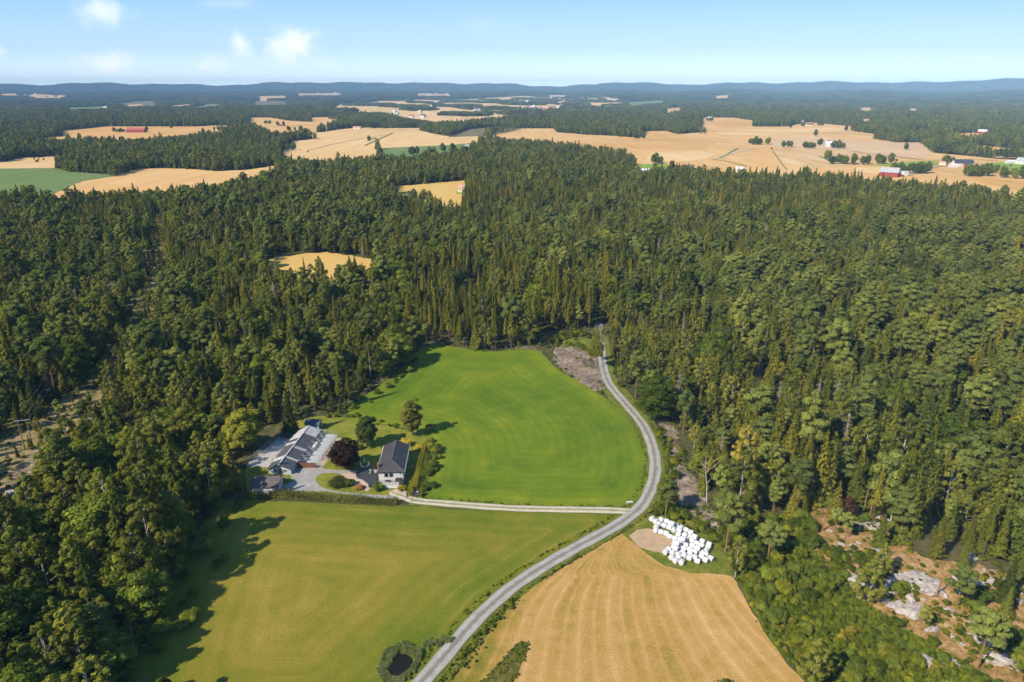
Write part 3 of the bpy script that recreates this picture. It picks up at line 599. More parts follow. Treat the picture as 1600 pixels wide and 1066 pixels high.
def clumps(seed, cen, rad, n, sz, flat=.75, up=.35, asp=1.3, shell=.72):
    rg = np.random.default_rng(seed); k = len(cen); cen = np.array(cen); rad = np.array(rad)
    w = rad ** 2; b = rg.choice(k, n, p=w / w.sum()); d = rg.normal(size=(n, 3)); d /= np.linalg.norm(d, axis=1, keepdims=True); d[:, 2] = np.where(d[:, 2] < -.35, -d[:, 2], d[:, 2])
    q = rg.uniform(shell, 1.05, n) * np.where(rg.random(n) < .12, 1.22, 1); off = d * (rad[b] * q)[:, None] * [1, 1, flat]
    ct = rg.random(k); mid = cen.mean(0)
    N = d + [0, 0, up] + rg.normal(0, .4, (n, 3))
    return quads(cen[b] + off, N, sz * rg.uniform(.65, 1.3, n), rg, asp), .2 + .45 * ct[b] + rg.normal(.1, .16, n)
def pine(seed, h, r, n, sz=.34):
    rg = np.random.default_rng(seed); cen = []; rad = []; limb = []
    k = 17; b0 = h * rg.uniform(.42, .52)
    for i in range(k):
        t = (i + rg.uniform(0, .8)) / k; z = b0 + (h - b0) * t * .95; R0 = r * math.sin(min(1, .28 + t * .75) * math.pi * .93) ** .7 * rg.uniform(.55, 1.0) if i < k - 1 else 0
        a = i * 2.4 + rg.uniform(-.5, .5); p = (math.cos(a) * R0, math.sin(a) * R0, z + .25 * R0)
        cen.append(p); rad.append(rg.uniform(.85, 1.35) * (1.05 - .35 * t)); limb.append(((0, 0, z - .35 * R0), p))
        if R0 > 1.2: cen.append((p[0] * .45 + rg.normal(0, .3), p[1] * .45 + rg.normal(0, .3), z + .1)); rad.append(rg.uniform(.7, 1.0))
    return *clumps(seed + 1, cen, rad, n, sz, .82, .5, 1.5), limb
def birch(seed, h, r, n, sz=.27, base=.2):
    rg = np.random.default_rng(seed); cen = []; rad = []; limb = []
    k = 42
    for i in range(k):
        t = (i + rg.random()) / k; z = h * (base + (.97 - base) * t); R0 = r * (math.sin(math.pi * (.10 + .88 * t) ** .8)) ** .75 * rg.uniform(.45, 1.08)
        a = i * 2.39996 + rg.uniform(-.5, .5); p = (math.cos(a) * R0, math.sin(a) * R0, z); cen.append(p); rad.append(rg.uniform(.5, .95) * (1.05 - .45 * t))
        if i % 3 == 0: limb.append(((0, 0, z - .55 * R0 - .4), p))
    cen.append((0, 0, h * .98)); rad.append(.4)
    return *clumps(seed + 1, cen, rad, n, sz, 1.25, .1, 1.6), limb
def broad(seed, h, r, n, sz=.36, base=.14, top=.5):
    rg = np.random.default_rng(seed); cen = []; rad = []; limb = []; k = 46
    for i in range(k):
        z = rg.random(); ph = i * 2.39996; zz = -1 + 2 * (i + .5) / k; rr = math.sqrt(1 - zz * zz); q = rg.uniform(.55, .92)
        p = (math.cos(ph) * rr * r * q, math.sin(ph) * rr * r * q, h * (base + (1 - base) * .5) + zz * h * (1 - base) * .46 * q / .85); cen.append(p); rad.append(rg.uniform(.75, 1.35) * r / 3.6)
        if i % 5 == 0: limb.append(((0, 0, h * base + .2 * h * rg.random()), p))
    return *clumps(seed + 1, cen, rad, n, sz, .8, .35, 1.3), limb
def bush(seed, h, r, n, sz=.26):
    rg = np.random.default_rng(seed); cen = []; rad = []
    for i in range(9):
        a = i * 2.4; R0 = r * math.sqrt(i / 9) * .75; cen.append((math.cos(a) * R0, math.sin(a) * R0, h * (.62 - .3 * (R0 / r) ** 2) * rg.uniform(.75, 1.1))); rad.append(r * rg.uniform(.34, .5))
    return clumps(seed + 1, cen, rad, n, sz, .85, .4, 1.3)
def trunk_mesh(name, h, r, mat, limbs=(), lean=0.0, lr=.045, n=6):
    m = MB(); m.tube([(0, 0, -.4), (lean * .2, 0, h * .3), (lean * .5, 0, h * .65), (lean, 0, h)], [r * 1.15, r * .85, r * .55, r * .12], n)
    for a, b in limbs:
        mid = ((a[0] + b[0]) * .5, (a[1] + b[1]) * .5, (a[2] + b[2]) * .5 + .25); m.tube([a, mid, b], [lr, lr * .7, lr * .25], 4)
    return m.mesh(name, mat)

KIND = {}     # kind -> list of (trunk mesh, crown mesh, height)
def reg(kind, tr, cr, h): KIND.setdefault(kind, []).append((tr, cr, h))
def stub_limbs(seed, h, a, b, n, L):
    rg = np.random.default_rng(seed); out = []
    for i in range(n):
        z = rg.uniform(a, b) * h; t = rg.uniform(0, 6.28); l = L * rg.uniform(.5, 1); out.append(((0, 0, z), (math.cos(t) * l, math.sin(t) * l, z - .1 * l)))
    return out
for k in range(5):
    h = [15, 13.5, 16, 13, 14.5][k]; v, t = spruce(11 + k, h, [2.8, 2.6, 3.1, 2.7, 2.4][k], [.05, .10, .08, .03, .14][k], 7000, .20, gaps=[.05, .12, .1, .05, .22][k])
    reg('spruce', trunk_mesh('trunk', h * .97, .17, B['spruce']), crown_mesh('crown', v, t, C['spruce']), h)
for k in range(4):
    h = [15.5, 14.5, 16.5, 15][k]; v, t = spruce(31 + k, h, [2.0, 1.8, 2.15, 1.95][k], [.38, .45, .42, .3][k], 4200, .185, gaps=.12)
    reg('slim', trunk_mesh('trunk', h * .97, .14, B['spruce'], stub_limbs(k, h, .12, .4, 16, 1.0), lr=.03), crown_mesh('crown', v, t, C['slim']), h)
for k in range(5):
    h = [15, 16, 14, 16.5, 15][k]; v, t, li = pine(51 + k, h, [2.6, 2.9, 2.5, 2.3, 3.1][k], 7500, .155)
    reg('pine', trunk_mesh('trunk', h * .96, .17, B['pine'], li, lean=[.3, -.2, .1, .4, -.3][k]), crown_mesh('crown', v, t, C['pine']), h)
for k in range(5):
    h = [14, 15, 13, 16, 14.5][k]; v, t, li = birch(71 + k, h, [2.7, 3.1, 2.5, 2.3, 3.6][k], 7500, .13, base=[.18, .22, .12, .3, .2][k])
    reg('birch', trunk_mesh('trunk', h * .95, .13, B['birch'], li, lean=[.2, -.3, .1, .3, -.1][k], lr=.035), crown_mesh('crown', v, t, C['birch']), h)
for k in range(3):
    h = [12, 13, 11][k]; v, t, li = broad(91 + k, h, [4.0, 4.3, 3.6][k], 9500, .185)
    reg('broad', trunk_mesh('trunk', h * .8, .22, B['broad'], li, lr=.07), crown_mesh('crown', v, t, C['broad']), h)
for k in range(3):
    h = [15, 14, 13][k]; v, t = spruce(111 + k, h, [1.7, 1.5, 1.9][k], .25, [1500, 900, 1700][k], .12, .5, .25)
    reg('dead', trunk_mesh('trunk', h, .14, B['dead'], stub_limbs(k + 5, h, .2, .95, 46, 1.3), lr=.03), crown_mesh('crown', v, t, C['dead']), h)
for k in range(4):
    v, t = bush(131 + k, [2.6, 2.2, 3.2, 1.8][k], [1.5, 1.7, 1.5, 1.3][k], 2400, .115); reg('shrub', trunk_mesh('trunk', 1.2, .06, B['broad']), crown_mesh('crown', v, t, C['shrub']), 2.4)
for k in range(3):
    h = 2.6; v, t = bush(141 + k, [3.4, 2.8, 2.4][k], [1.7, 1.9, 1.5][k], 2400, .115); reg('alder', trunk_mesh('trunk', 1.2, .06, B['broad']), crown_mesh('crown', v, t, C['broad']), 2.8)
# light versions for the distance
for k in range(3):
    h = [15, 14, 15.5][k]; v, t = spruce(211 + k, h, 2.8, .06, 620, .62, gaps=.08); reg('spruce_lo', trunk_mesh('trunk', h * .9, .16, B['spruce'], n=4), crown_mesh('crown', v, t, C['spruce']), h)
    v, t, li = pine(221 + k, 15, 2.7, 620, .52); reg('pine_lo', trunk_mesh('trunk', 14, .16, B['pine'], n=4), crown_mesh('crown', v, t, C['pine']), 15)
    v, t, li = birch(231 + k, 14, 2.7, 620, .45); reg('birch_lo', trunk_mesh('trunk', 13, .13, B['birch'], n=4), crown_mesh('crown', v, t, C['birch']), 14)
    v, t, li = broad(241 + k, 12, 4.2, 800, .58); reg('broad_lo', trunk_mesh('trunk', 9, .2, B['broad'], n=4), crown_mesh('crown', v, t, C['broad']), 12)

# ------------------------------------------------------------------ scattering as one object of kind stuff
def joined(name, parts):
    """parts: list of (mesh, matrix) -> one mesh with its material slots and tone"""
    V = []; L = []; st = []; tot = []; mi = []; tn = []; mats = []; vo = 0; lo = 0
    for me, mat in parts:
        n = len(me.vertices); co = np.empty(n * 3, np.float32); me.vertices.foreach_get('co', co); co = co.reshape(-1, 3)
        if mat is not None: A = np.array(mat); co = co @ A[:3, :3].T + A[:3, 3]
        l = np.empty(len(me.loops), np.int32); me.loops.foreach_get('vertex_index', l); p = len(me.polygons)
        s = np.empty(p, np.int32); me.polygons.foreach_get('loop_start', s)
        if me.materials[0] not in mats: mats.append(me.materials[0])
        V.append(co); L.append(l + vo); st.append(s + lo); mi.append(np.full(p, mats.index(me.materials[0]), np.int32))
        a = me.attributes.get('tone'); q = np.full(p, .5, np.float32)
        if a: a.data.foreach_get('value', q)
        tn.append(q); vo += n; lo += len(l)
    me = bpy.data.meshes.new(name); V = np.vstack(V); L = np.concatenate(L); st = np.concatenate(st)
    me.vertices.add(len(V)); me.vertices.foreach_set('co', V.ravel()); me.loops.add(len(L)); me.loops.foreach_set('vertex_index', L)
    me.polygons.add(len(st)); me.polygons.foreach_set('loop_start', st)
    for m in mats: me.materials.append(m)
    me.polygons.foreach_set('material_index', np.concatenate(mi)); at = me.attributes.new('tone', 'FLOAT', 'FACE'); at.data.foreach_set('value', np.concatenate(tn))
    me.update(calc_edges=True); return me
SRC = {}
def source(kind):
    if kind not in SRC:
        c = bpy.data.collections.new(kind + '_kinds')
        for k, (tr, cr, h) in enumerate(KIND[kind]):
            c.objects.link(bpy.data.objects.new(f'{kind}_kind_{k}', joined(kind + '_kind', [(tr, None), (cr, None)] if tr else [(cr, None)])))
        SRC[kind] = (c, len(KIND[kind]))
    return SRC[kind]
def scatter(name, kind, x, y, z, sc, sz, label, seed=1):
    c, nk = source(kind); n = len(x)
    if n == 0: return None
    rg = np.random.default_rng(seed); me = bpy.data.meshes.new(name); me.vertices.add(n); me.vertices.foreach_set('co', np.stack([x, y, z], -1).astype(np.float32).ravel())
    for nm, ty, v in (('turn', 'FLOAT', rg.uniform(0, 6.283, n)), ('size', 'FLOAT', sc), ('tall', 'FLOAT', sc * sz), ('pick', 'INT', rg.integers(0, nk, n))):
        a = me.attributes.new(nm, ty, 'POINT'); a.data.foreach_set('value', np.asarray(v, np.int32 if ty == 'INT' else np.float32))
    o = link(name, me); ng = bpy.data.node_groups.new(name, 'GeometryNodeTree')
    ng.interface.new_socket('Geometry', in_out='INPUT', socket_type='NodeSocketGeometry'); ng.interface.new_socket('Geometry', in_out='OUTPUT', socket_type='NodeSocketGeometry')
    N = ng.nodes; Lk = ng.links; gi = N.new('NodeGroupInput'); go = N.new('NodeGroupOutput'); ci = N.new('GeometryNodeCollectionInfo'); ip = N.new('GeometryNodeInstanceOnPoints')
    ci.inputs['Collection'].default_value = c; ci.inputs['Separate Children'].default_value = True; ci.inputs['Reset Children'].default_value = True
    def na(nm, ty):
        a = N.new('GeometryNodeInputNamedAttribute'); a.data_type = ty; a.inputs['Name'].default_value = nm; return a.outputs['Attribute']
    e = N.new('FunctionNodeEulerToRotation'); cx = N.new('ShaderNodeCombineXYZ'); cs = N.new('ShaderNodeCombineXYZ')
    Lk.new(na('turn', 'FLOAT'), cx.inputs[2]); Lk.new(cx.outputs[0], e.inputs[0])
    sz_ = na('size', 'FLOAT'); Lk.new(sz_, cs.inputs[0]); Lk.new(sz_, cs.inputs[1]); Lk.new(na('tall', 'FLOAT'), cs.inputs[2])
    Lk.new(gi.outputs[0], ip.inputs['Points']); Lk.new(ci.outputs[0], ip.inputs['Instance']); ip.inputs['Pick Instance'].default_value = True
    Lk.new(na('pick', 'INT'), ip.inputs['Instance Index']); Lk.new(e.outputs[0], ip.inputs['Rotation']); Lk.new(cs.outputs[0], ip.inputs['Scale']); Lk.new(ip.outputs[0], go.inputs[0])
    md = o.modifiers.new('scatter', 'NODES'); md.node_group = ng
    tag(o, label, kind='stuff'); return o

TREE_NAME = {'spruce': 'spruce_tree', 'slim': 'plantation_spruce', 'pine': 'pine_tree', 'birch': 'birch_tree', 'broad': 'broadleaf_tree', 'dead': 'dead_spruce', 'shrub': 'shrub', 'alder': 'alder_bush'}
def plant(kind, k, x, y, sc, sz, rz, label, cat='tree', group=None, crown=None, z=None, lean=None, name=None):
    tr, cr, h = KIND[kind][k % len(KIND[kind])]
    root = empty(name or TREE_NAME[kind], (x, y, float(H(x, y)) if z is None else z), rz); root.scale = (sc, sc, sc * sz)
    if lean: root.rotation_euler = (lean[0], lean[1], rz)
    tag(root, label, cat, group)
    if tr: link('trunk', tr, root)
    link('crown', crown or cr, root); return root
def variant(me, mat):
    c = me.copy(); c.materials[0] = mat; return c

# ------------------------------------------------------------------ single trees that can be told apart
def at(px, py): return G(px, py)
KEEP = [(-76., 187., 7.), (-72., 182., 5.)]     # (x, y, radius): no forest tree here
def special(kind, k, px, py, h, label, cat='tree', wide=1.0, crown=None, rz=0.0, name=None, group=None, clear=None, lean=None):
    x, y = at(px, py); s = h / KIND[kind][k % len(KIND[kind])][2]
    KEEP.append((x, y, clear if clear is not None else max(1.6, .22 * h)))
    return plant(kind, k, x, y, s * wide, 1 / wide, rz, label, cat, group, crown, lean=lean, name=name)
v_, t_ = spruce(500, 15.2, 3.5, .02, 10500, .2, .6); KIND['lone'] = [(trunk_mesh('trunk', 14.5, .22, B['spruce']), crown_mesh('crown', v_, t_ * .8, C['dark_spruce']), 15.2)]; TREE_NAME['lone'] = 'spruce_tree'
special('lone', 0, 455, 681, 15.2, 'tall dense spruce standing against the back of the dog kennels', clear=7)
cb = KIND['broad']; copper = variant(cb[0][1], C['copper']); olive = variant(cb[2][1], C['olive'])
special('broad', 0, 541, 734, 8.6, 'wide dark purple copper beech on the lawn beside the bungalow', wide=1.55, crown=copper)
special('broad', 2, 575, 698, 9.6, 'round dark grey green tree behind the bungalow', wide=1.02, crown=olive)
v_, t_, l_ = broad(301, 13, 2.9, 7000, .19, base=.03); KIND['columnar'] = [(trunk_mesh('trunk', 9, .2, B['broad'], l_, lr=.05), crown_mesh('crown', v_, t_, C['columnar']), 13)]
TREE_NAME['columnar'] = 'broadleaf_tree'
special('columnar', 0, 645, 681, 13.2, 'tall golden tipped columnar tree at the garden corner of the green field')
special('pine', 4, 1527, 1046, 13.5, 'lone tall pine with a long bare trunk on the rocky slope', wide=1.05, clear=5)
special('pine', 1, 1493, 952, 10.5, 'dense bushy pine beside the biggest bare rock', wide=1.2, clear=3.5)
special('pine', 2, 1440, 985, 6.0, 'small thin pine between thicket and bare rock', clear=2.5)
# bare birch beside the brash
m_ = MB(); m_.tube([(0, 0, -.3), (-.3, 0, 4), (-1.0, .1, 8), (-1.3, .1, 11.5)], [.15, .12, .08, .025], 7)
for a, b in (((-.75, .05, 6.4), (-4.2, .3, 8.8)), ((-.95, .1, 7.6), (2.2, -.3, 11.2)), ((-1.05, .1, 8.8), (-3.0, .6, 11.0)), ((-.5, 0, 5.0), (.6, .4, 6.2)), ((-1.2, 0, 9.5), (.6, .3, 12.0))):
    m_.tube([a, ((a[0] + b[0]) / 2, (a[1] + b[1]) / 2, (a[2] + b[2]) / 2 - .2), b], [.055, .035, .012], 5)
v_, t_ = clumps(305, [(-3.8, .3, 8.9), (2.0, -.3, 11.2), (-2.8, .5, 11.0), (-1.3, 0, 11.8), (.5, .3, 12)], [1.1, 1.1, 1.0, 1.0, .9], 900, .12, 1, .1, 1.5)
KIND['bare'] = [(m_.mesh('trunk', B['birch']), crown_mesh('crown', v_, t_, C['birch']), 11.5)]; TREE_NAME['bare'] = 'birch_tree'
special('bare', 0, 1104, 786, 13.5, 'white forked birch with a nearly bare crown above the brash piles', clear=3)
special('birch', 1, 232, 676, 14.0, 'birch with a bright white lower trunk at the edge of the open strip', clear=4, wide=1.05)
special('pine', 0, 1066, 680, 15.5, 'pine with a long bare pale trunk at the roadside edge of the wood', wide=.8, clear=2)
special('dead', 0, 1058, 640, 14.0, 'brown dying conifer standing behind the roadside pine', wide=1.35, clear=2.5)
special('broad', 1, 1322, 812, 6.0, 'very dark low tree between two orange grass patches on the rocky slope', crown=variant(cb[1][1], C['copper']), wide=.85, clear=2.5)
special('birch', 3, 380, 770, 7.5, 'slim young birch at the end of the front hedge beside the garage', wide=.8, clear=2)
special('broad', 1, 921, 506, 12.0, 'dense dark green broadleaf tree where the road enters the wood', crown=olive, wide=1.0, clear=4)
for k, (px, py) in enumerate([(931, 574), (936, 577), (928, 566)]):
    special('birch', 3, px, py, [16, 17, 15][k], ['first white trunked birch beside the shaded bend of the road', 'tallest white trunked birch beside the shaded bend of the road', 'slim white trunked birch set back from the road bend'][k], wide=.62, clear=1.5)
for k, (px, py, h) in enumerate([(1271, 660, 15), (1212, 655, 13), (1301, 650, 12.5), (1405, 645, 12), (858, 432, 16), (1345, 655, 13), (1240, 505, 13), (1253, 530, 14), (1030, 495, 14), (1182, 590, 12), (1196, 672, 12)]):
    special('dead', k % 3, px, py, h, ['grey dead spruce rising from the dark wood', 'brown dead spruce among the pines'][k % 2] + [' above the white bales', ' near the dying conifer', ' beside the tallest grey snag', ' above the rocky slope', ' behind the spruce stand', ' close to the rocky gap', ' high in the pine wood', ' deep in the pine wood', ' behind the road bend', ' over the road', ' by a green spruce'][k], wide=1.15, clear=2.4)
# bare pine stems and stumps on the slope
for k, (px, py, h) in enumerate([(1285, 829, 6.5), (1348, 803, 8.5), (1357, 813, 8.5), (1463, 932, 4.5)]):
    x, y = at(px, py); m = MB(); m.tube([(0, 0, -.3), (.1, 0, h * .5), (.15, .05, h)], [.17, .14, .08], 7); KEEP.append((x, y, 2.2))
    for q in range(7): a = q * 2.1; z = h * (.45 + .08 * q); m.tube([(.1, 0, z), (.1 + math.cos(a) * .7, math.sin(a) * .7, z + .1)], [.035, .012], 4)
    o = m.build('tree_snag', B['pine'], None, loc=(x, y, float(H(x, y)))); tag(o, ['bare reddish pine stem in the green thicket', 'first of two bare pine stems above the pale rock', 'second of two bare pine stems nearest the dark pines', 'short grey snag on the biggest bare rock'][k], 'snag')

# ------------------------------------------------------------------ the woods
def lump(x, y, s, a):
    return (np.sin(x / s + a) * np.cos(y / s * 1.13 - a * 2) + .6 * np.sin((x * .8 + y * .6) / s * 2.1 + a * 3) + .4 * np.cos((x * .5 - y) / s * 3.7 + a)) / 2.
def blocked(x, y, margin=0.0):
    b = np.zeros(x.shape, bool)
    for p in FIELDS:
        b |= inside(p, x, y)
    return b
PB = {n: np.array(PTS(p)) for n, p in {
    'slim': [(660, 545), (640, 500), (650, 445), (720, 420), (800, 425), (860, 455), (940, 415), (1010, 400), (1020, 440), (960, 470), (940, 530), (880, 545), (780, 552)],
    'road': [(945, 505), (1010, 500), (1080, 560), (1150, 640), (1160, 760), (1140, 830), (1060, 740), (1020, 640), (960, 590), (945, 560)],
    'low': [(-60, 1200), (-60, 790), (60, 760), (190, 700), (330, 655), (395, 700), (385, 785), (200, 1200)],
    'rightpine': [(1090, 470), (1200, 420), (1350, 370), (1700, 345), (1800, 700), (1500, 700), (1380, 640), (1260, 640), (1150, 560)],
    'rightmix': [(1120, 640), (1260, 640), (1400, 660), (1420, 830), (1280, 830), (1200, 820), (1120, 790)],
    'mid': [(950, 330), (980, 285), (1300, 270), (1620, 300), (1620, 350), (1300, 345), (1120, 350)],
    'round': [(640, 330), (760, 280), (900, 240), (990, 250), (1000, 300), (900, 330), (800, 360)],
    'leftpine': [(250, 400), (420, 320), (600, 310), (690, 330), (600, 380), (420, 385), (330, 400)]}.items()}
MIX = {'slim': (.12, .60, .06, .19, .03, .0), 'road': (.27, .10, .10, .51, .02, 0), 'low': (.13, .0, .03, .56, .28, 0), 'rightpine': (.36, .05, .46, .11, .01, .012), 'rightmix': (.50, .06, .20, .20, .03, .012),
       'mid': (.45, .30, .10, .15, 0, 0), 'round': (.35, .38, .14, .13, 0, 0), 'leftpine': (.34, .08, .48, .08, .01, .012), 'else': (.30, .04, .19, .37, .09, .008)}
SPEC = ['spruce', 'slim', 'pine', 'birch', 'broad', 'dead']
def grid_pts(r0, r1, step, seed, half=49):
    rg = np.random.default_rng(seed); xs = np.arange(-r1, r1, step); ys = np.arange(0, r1, step * .87)
    X, Y = np.meshgrid(xs, ys); X = X + (np.arange(len(ys)) % 2)[:, None] * step / 2
    X = (X + rg.normal(0, step * .24, X.shape)).ravel(); Y = (Y + rg.normal(0, step * .24, Y.shape)).ravel()
    r = np.hypot(X, Y); a = np.degrees(np.abs(np.arctan2(X, Y))); k = (r >= r0) & (r < r1) & (a < half)
    return X[k], Y[k]
def species(x, y, seed):
    rg = np.random.default_rng(seed); n = len(x); W_ = np.tile(np.array(MIX['else']), (n, 1))
    l1 = lump(x, y, 34, 1.0); l2 = lump(x, y, 47, 2.3); l3 = lump(x, y, 28, 4.1)
    W_ = W_ * np.stack([1 + .9 * l1, 1 + .9 * l1, np.clip(1 + 1.6 * l2, .05, 9), np.clip(1 + 1.5 * l3, .05, 9), np.clip(1 + l3, .1, 9), np.ones(n)], -1).clip(.02)
    for nm, p in PB.items():
        k = inside(p, x, y)
        if k.any():
            w = np.array(MIX[nm]) * np.stack([1 + .5 * l1, 1 + .5 * l1, 1 + .7 * l2, 1 + .6 * l3, 1 + l3, np.ones(n)], -1).clip(.1); W_[k] = w[k]
    W_ /= W_.sum(1, keepdims=True); u = rg.random(n)[:, None]
    return (u > np.cumsum(W_, 1)).sum(1).clip(0, 5)
def clear_of(x, y):
    k = (dist_line(line_road, x, y) > 4.2) & (dist_line(line_track, x, y) > 3.5)
    for a, b, r in KEEP: k &= np.hypot(x - a, y - b) > r
    return k
near_x, near_y = grid_pts(60, 700, 3.85, 21)
k = ~blocked(near_x, near_y) & clear_of(near_x, near_y)
rg = np.random.default_rng(5)
D0 = np.hypot(near_x, near_y); k &= (rg.random(len(near_x)) < np.interp(D0, [60, 300, 420, 700], [.80, .80, .76, .70]))
k &= ~((lump(near_x, near_y, 19, 3.3) > .62) & (rg.random(len(near_x)) < .8))           # small glades
sizef = np.ones(len(near_x))
for p, dn, sf in OPEN:
    q = inside(p, near_x, near_y); k &= ~q | (rg.random(len(near_x)) < dn); sizef[q] *= sf
near_x, near_y, sizef = near_x[k], near_y[k], sizef[k]
sp = species(near_x, near_y, 31)
near_z = H(near_x, near_y); D0 = np.hypot(near_x, near_y)
low = inside(PB['low'], near_x, near_y)
edge = np.full(len(near_x), 99.)
mm = D0 < 330
for p in (P_GREEN, P_MOWN, P_STUB): edge[mm] = np.minimum(edge[mm], dist_line(np.array(p), near_x[mm], near_y[mm], True))
sc = np.clip(rg.normal(.86, .22, len(near_x)), .4, 1.3) * sizef * (1 + .22 * lump(near_x, near_y, 60, 5.))
sc = np.where(rg.random(len(sc)) < .18, sc * .58, sc)
sc = np.where(low, sc * 1.16, sc)
road_zone = inside(PB['road'], near_x, near_y); sc = np.where(road_zone, sc * .74, sc)
rz_all = rg.uniform(0, 6.28, len(sc)); tall = np.clip(rg.normal(.80, .09, len(sc)), .58, 1.05) * (1 - .08 * road_zone) * np.where(sp <= 1, 1.16, 1.0); sc = sc * np.where(sp <= 1, 1.08, 1.16)
qx, qy = project(near_x, near_y, near_z); hx, hy = project(near_x, near_y, near_z + 11 * sc)
in_view = (qx > -12) & (qx < 1612) & (hy < 1066) & (qy > 0)
def region(px, py, x, y):
    for nm, s in (('slim', 'at the far end of the bright green field'), ('road', 'in the young belt beside the gravel road bend'), ('rightmix', 'in the mixed wood above the white bales'), ('rightpine', 'in the pine wood on the eastern rise')):
        if inside(PB[nm], np.array([x]), np.array([y]))[0]: return s
    if inside(np.array(PTS(P_ROCK)), np.array([x]), np.array([y]))[0]: return 'on the orange rocky slope'
    if inside(OPEN[0][0], np.array([x]), np.array([y]))[0] or inside(OPEN[1][0], np.array([x]), np.array([y]))[0]: return 'on the open strip below the power line'
    if px > 1180: return 'around the rocky slope and thicket'
    if px > 800: return 'behind the gravel road'
    if inside(PB['low'], np.array([x]), np.array([y]))[0]: return 'in the tree belt shading the mown field' if px > 170 else 'in the tree belt outside the mown field'
    if py > 560 and px > 380: return 'in the wood behind the dog kennels'
    if py > 600: return 'between the power line and the kennels'
    return 'in the mixed wood north of the kennels'
cnt = {}
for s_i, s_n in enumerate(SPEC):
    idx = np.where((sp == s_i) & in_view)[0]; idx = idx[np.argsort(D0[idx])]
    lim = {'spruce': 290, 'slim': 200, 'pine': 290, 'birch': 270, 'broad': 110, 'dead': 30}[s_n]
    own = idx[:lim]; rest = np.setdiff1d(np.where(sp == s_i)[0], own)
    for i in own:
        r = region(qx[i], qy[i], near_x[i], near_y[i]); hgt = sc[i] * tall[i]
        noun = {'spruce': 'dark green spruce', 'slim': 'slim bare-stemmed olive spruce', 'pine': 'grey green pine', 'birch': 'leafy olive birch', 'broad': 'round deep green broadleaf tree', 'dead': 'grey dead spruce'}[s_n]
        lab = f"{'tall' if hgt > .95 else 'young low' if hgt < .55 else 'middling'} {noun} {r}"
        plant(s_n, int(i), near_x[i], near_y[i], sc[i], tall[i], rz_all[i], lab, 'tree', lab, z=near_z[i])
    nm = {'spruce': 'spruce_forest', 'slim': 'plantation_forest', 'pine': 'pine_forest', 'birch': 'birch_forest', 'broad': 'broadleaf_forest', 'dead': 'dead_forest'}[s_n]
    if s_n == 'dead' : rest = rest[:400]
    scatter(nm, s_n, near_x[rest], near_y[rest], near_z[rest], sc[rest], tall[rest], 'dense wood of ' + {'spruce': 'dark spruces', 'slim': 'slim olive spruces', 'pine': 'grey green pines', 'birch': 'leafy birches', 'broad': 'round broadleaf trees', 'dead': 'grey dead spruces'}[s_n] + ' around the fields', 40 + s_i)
    cnt[s_n] = (len(own), len(rest))
print('near woods', cnt)
def belt(r0, r1, step, seed, size, frac):
    x, y = grid_pts(r0, r1, step, seed, 44); rg = np.random.default_rng(seed + 1)
    k = ~blocked(x, y) & (rg.random(len(x)) < frac); x, y = x[k], y[k]; s = species(x, y, seed + 2); s = np.where(s == 1, 0, np.where(s == 5, 2, s))
    sc = np.clip(rg.normal(size, .16 * size, len(x)), .5, 1.5) * (1 + .12 * lump(x, y, 90, 5.)); tl = rg.normal(.86, .08, len(x)); sc = sc * 1.1; z = H(x, y)
    for i, kd, nm in ((0, 'spruce_lo', 'spruce_forest'), (2, 'pine_lo', 'pine_forest'), (3, 'birch_lo', 'birch_forest'), (4, 'broad_lo', 'broadleaf_forest')):
        q = s == i; scatter(nm, kd, x[q], y[q], z[q], sc[q], tl[q], 'distant wood of ' + {0: 'dark spruces', 2: 'grey green pines', 3: 'leafy birches', 4: 'broadleaf trees'}[i] + (' before the grain fields' if r0 < 1000 else ' between the grain fields'), seed + i)
belt(700, 1300, 4.5, 61, .98, .8)
belt(1300, 2400, 6.0, 71, 1.08, .85)
belt(2400, 3300, 8.0, 77, 1.12, .92)
# blocks of far wood: each block is a small stand of trees
def stand(seed, side, n, kinds):
    rg = np.random.default_rng(seed); parts = []
    for i in range(n):
        kd = kinds[rg.integers(0, len(kinds))]; tr, cr, h = KIND[kd][rg.integers(0, len(KIND[kd]))]
        s = rg.uniform(.8, 1.2); parts.append((cr, Matrix.Translation((rg.uniform(-.5, .5) * side, rg.uniform(-.5, .5) * side, 0)) @ Matrix.Rotation(rg.uniform(0, 6.28), 4, 'Z') @ Matrix.Diagonal((s * 1.1, s * 1.1, s, 1))))
    return joined('stand', parts)
for k in range(2):
    v, t = spruce(411 + k, 16, 2.8, .06, 70, 2.0); KIND.setdefault('far_lo', []).append((None, crown_mesh('crown', v, t, C['spruce']), 16))
    v, t, li = pine(421 + k, 15, 3.1, 70, 1.7); KIND['far_lo'].append((None, crown_mesh('crown', v, t, C['pine']), 15))
KIND['stand'] = [(None, stand(431 + k, 26, 22, ['spruce_lo', 'spruce_lo', 'pine_lo', 'birch_lo'] if k < 3 else ['birch_lo', 'broad_lo', 'pine_lo', 'spruce_lo']), 16) for k in range(5)]
KIND['big_stand'] = [(None, stand(441 + k, 72, 110, ['far_lo']), 16) for k in range(4)]
def far_belt(r0, r1, step, kind, seed, frac, label):
    x, y = grid_pts(r0, r1, step, seed, 42); rg = np.random.default_rng(seed + 1); k = ~blocked(x, y) & (rg.random(len(x)) < frac)
    for dx, dy in ((.42, 0), (-.42, 0), (0, .42), (0, -.42)): k &= ~blocked(x + dx * step, y + dy * step)
    x, y = x[k], y[k]; scatter('distant_forest', kind, x, y, H(x, y) - .2, np.ones(len(x)), rg.uniform(.85, 1.25, len(x)), label, seed)
far_belt(3290, 5200, 24, 'stand', 81, .97, 'far dark wood spreading beyond the grain fields')
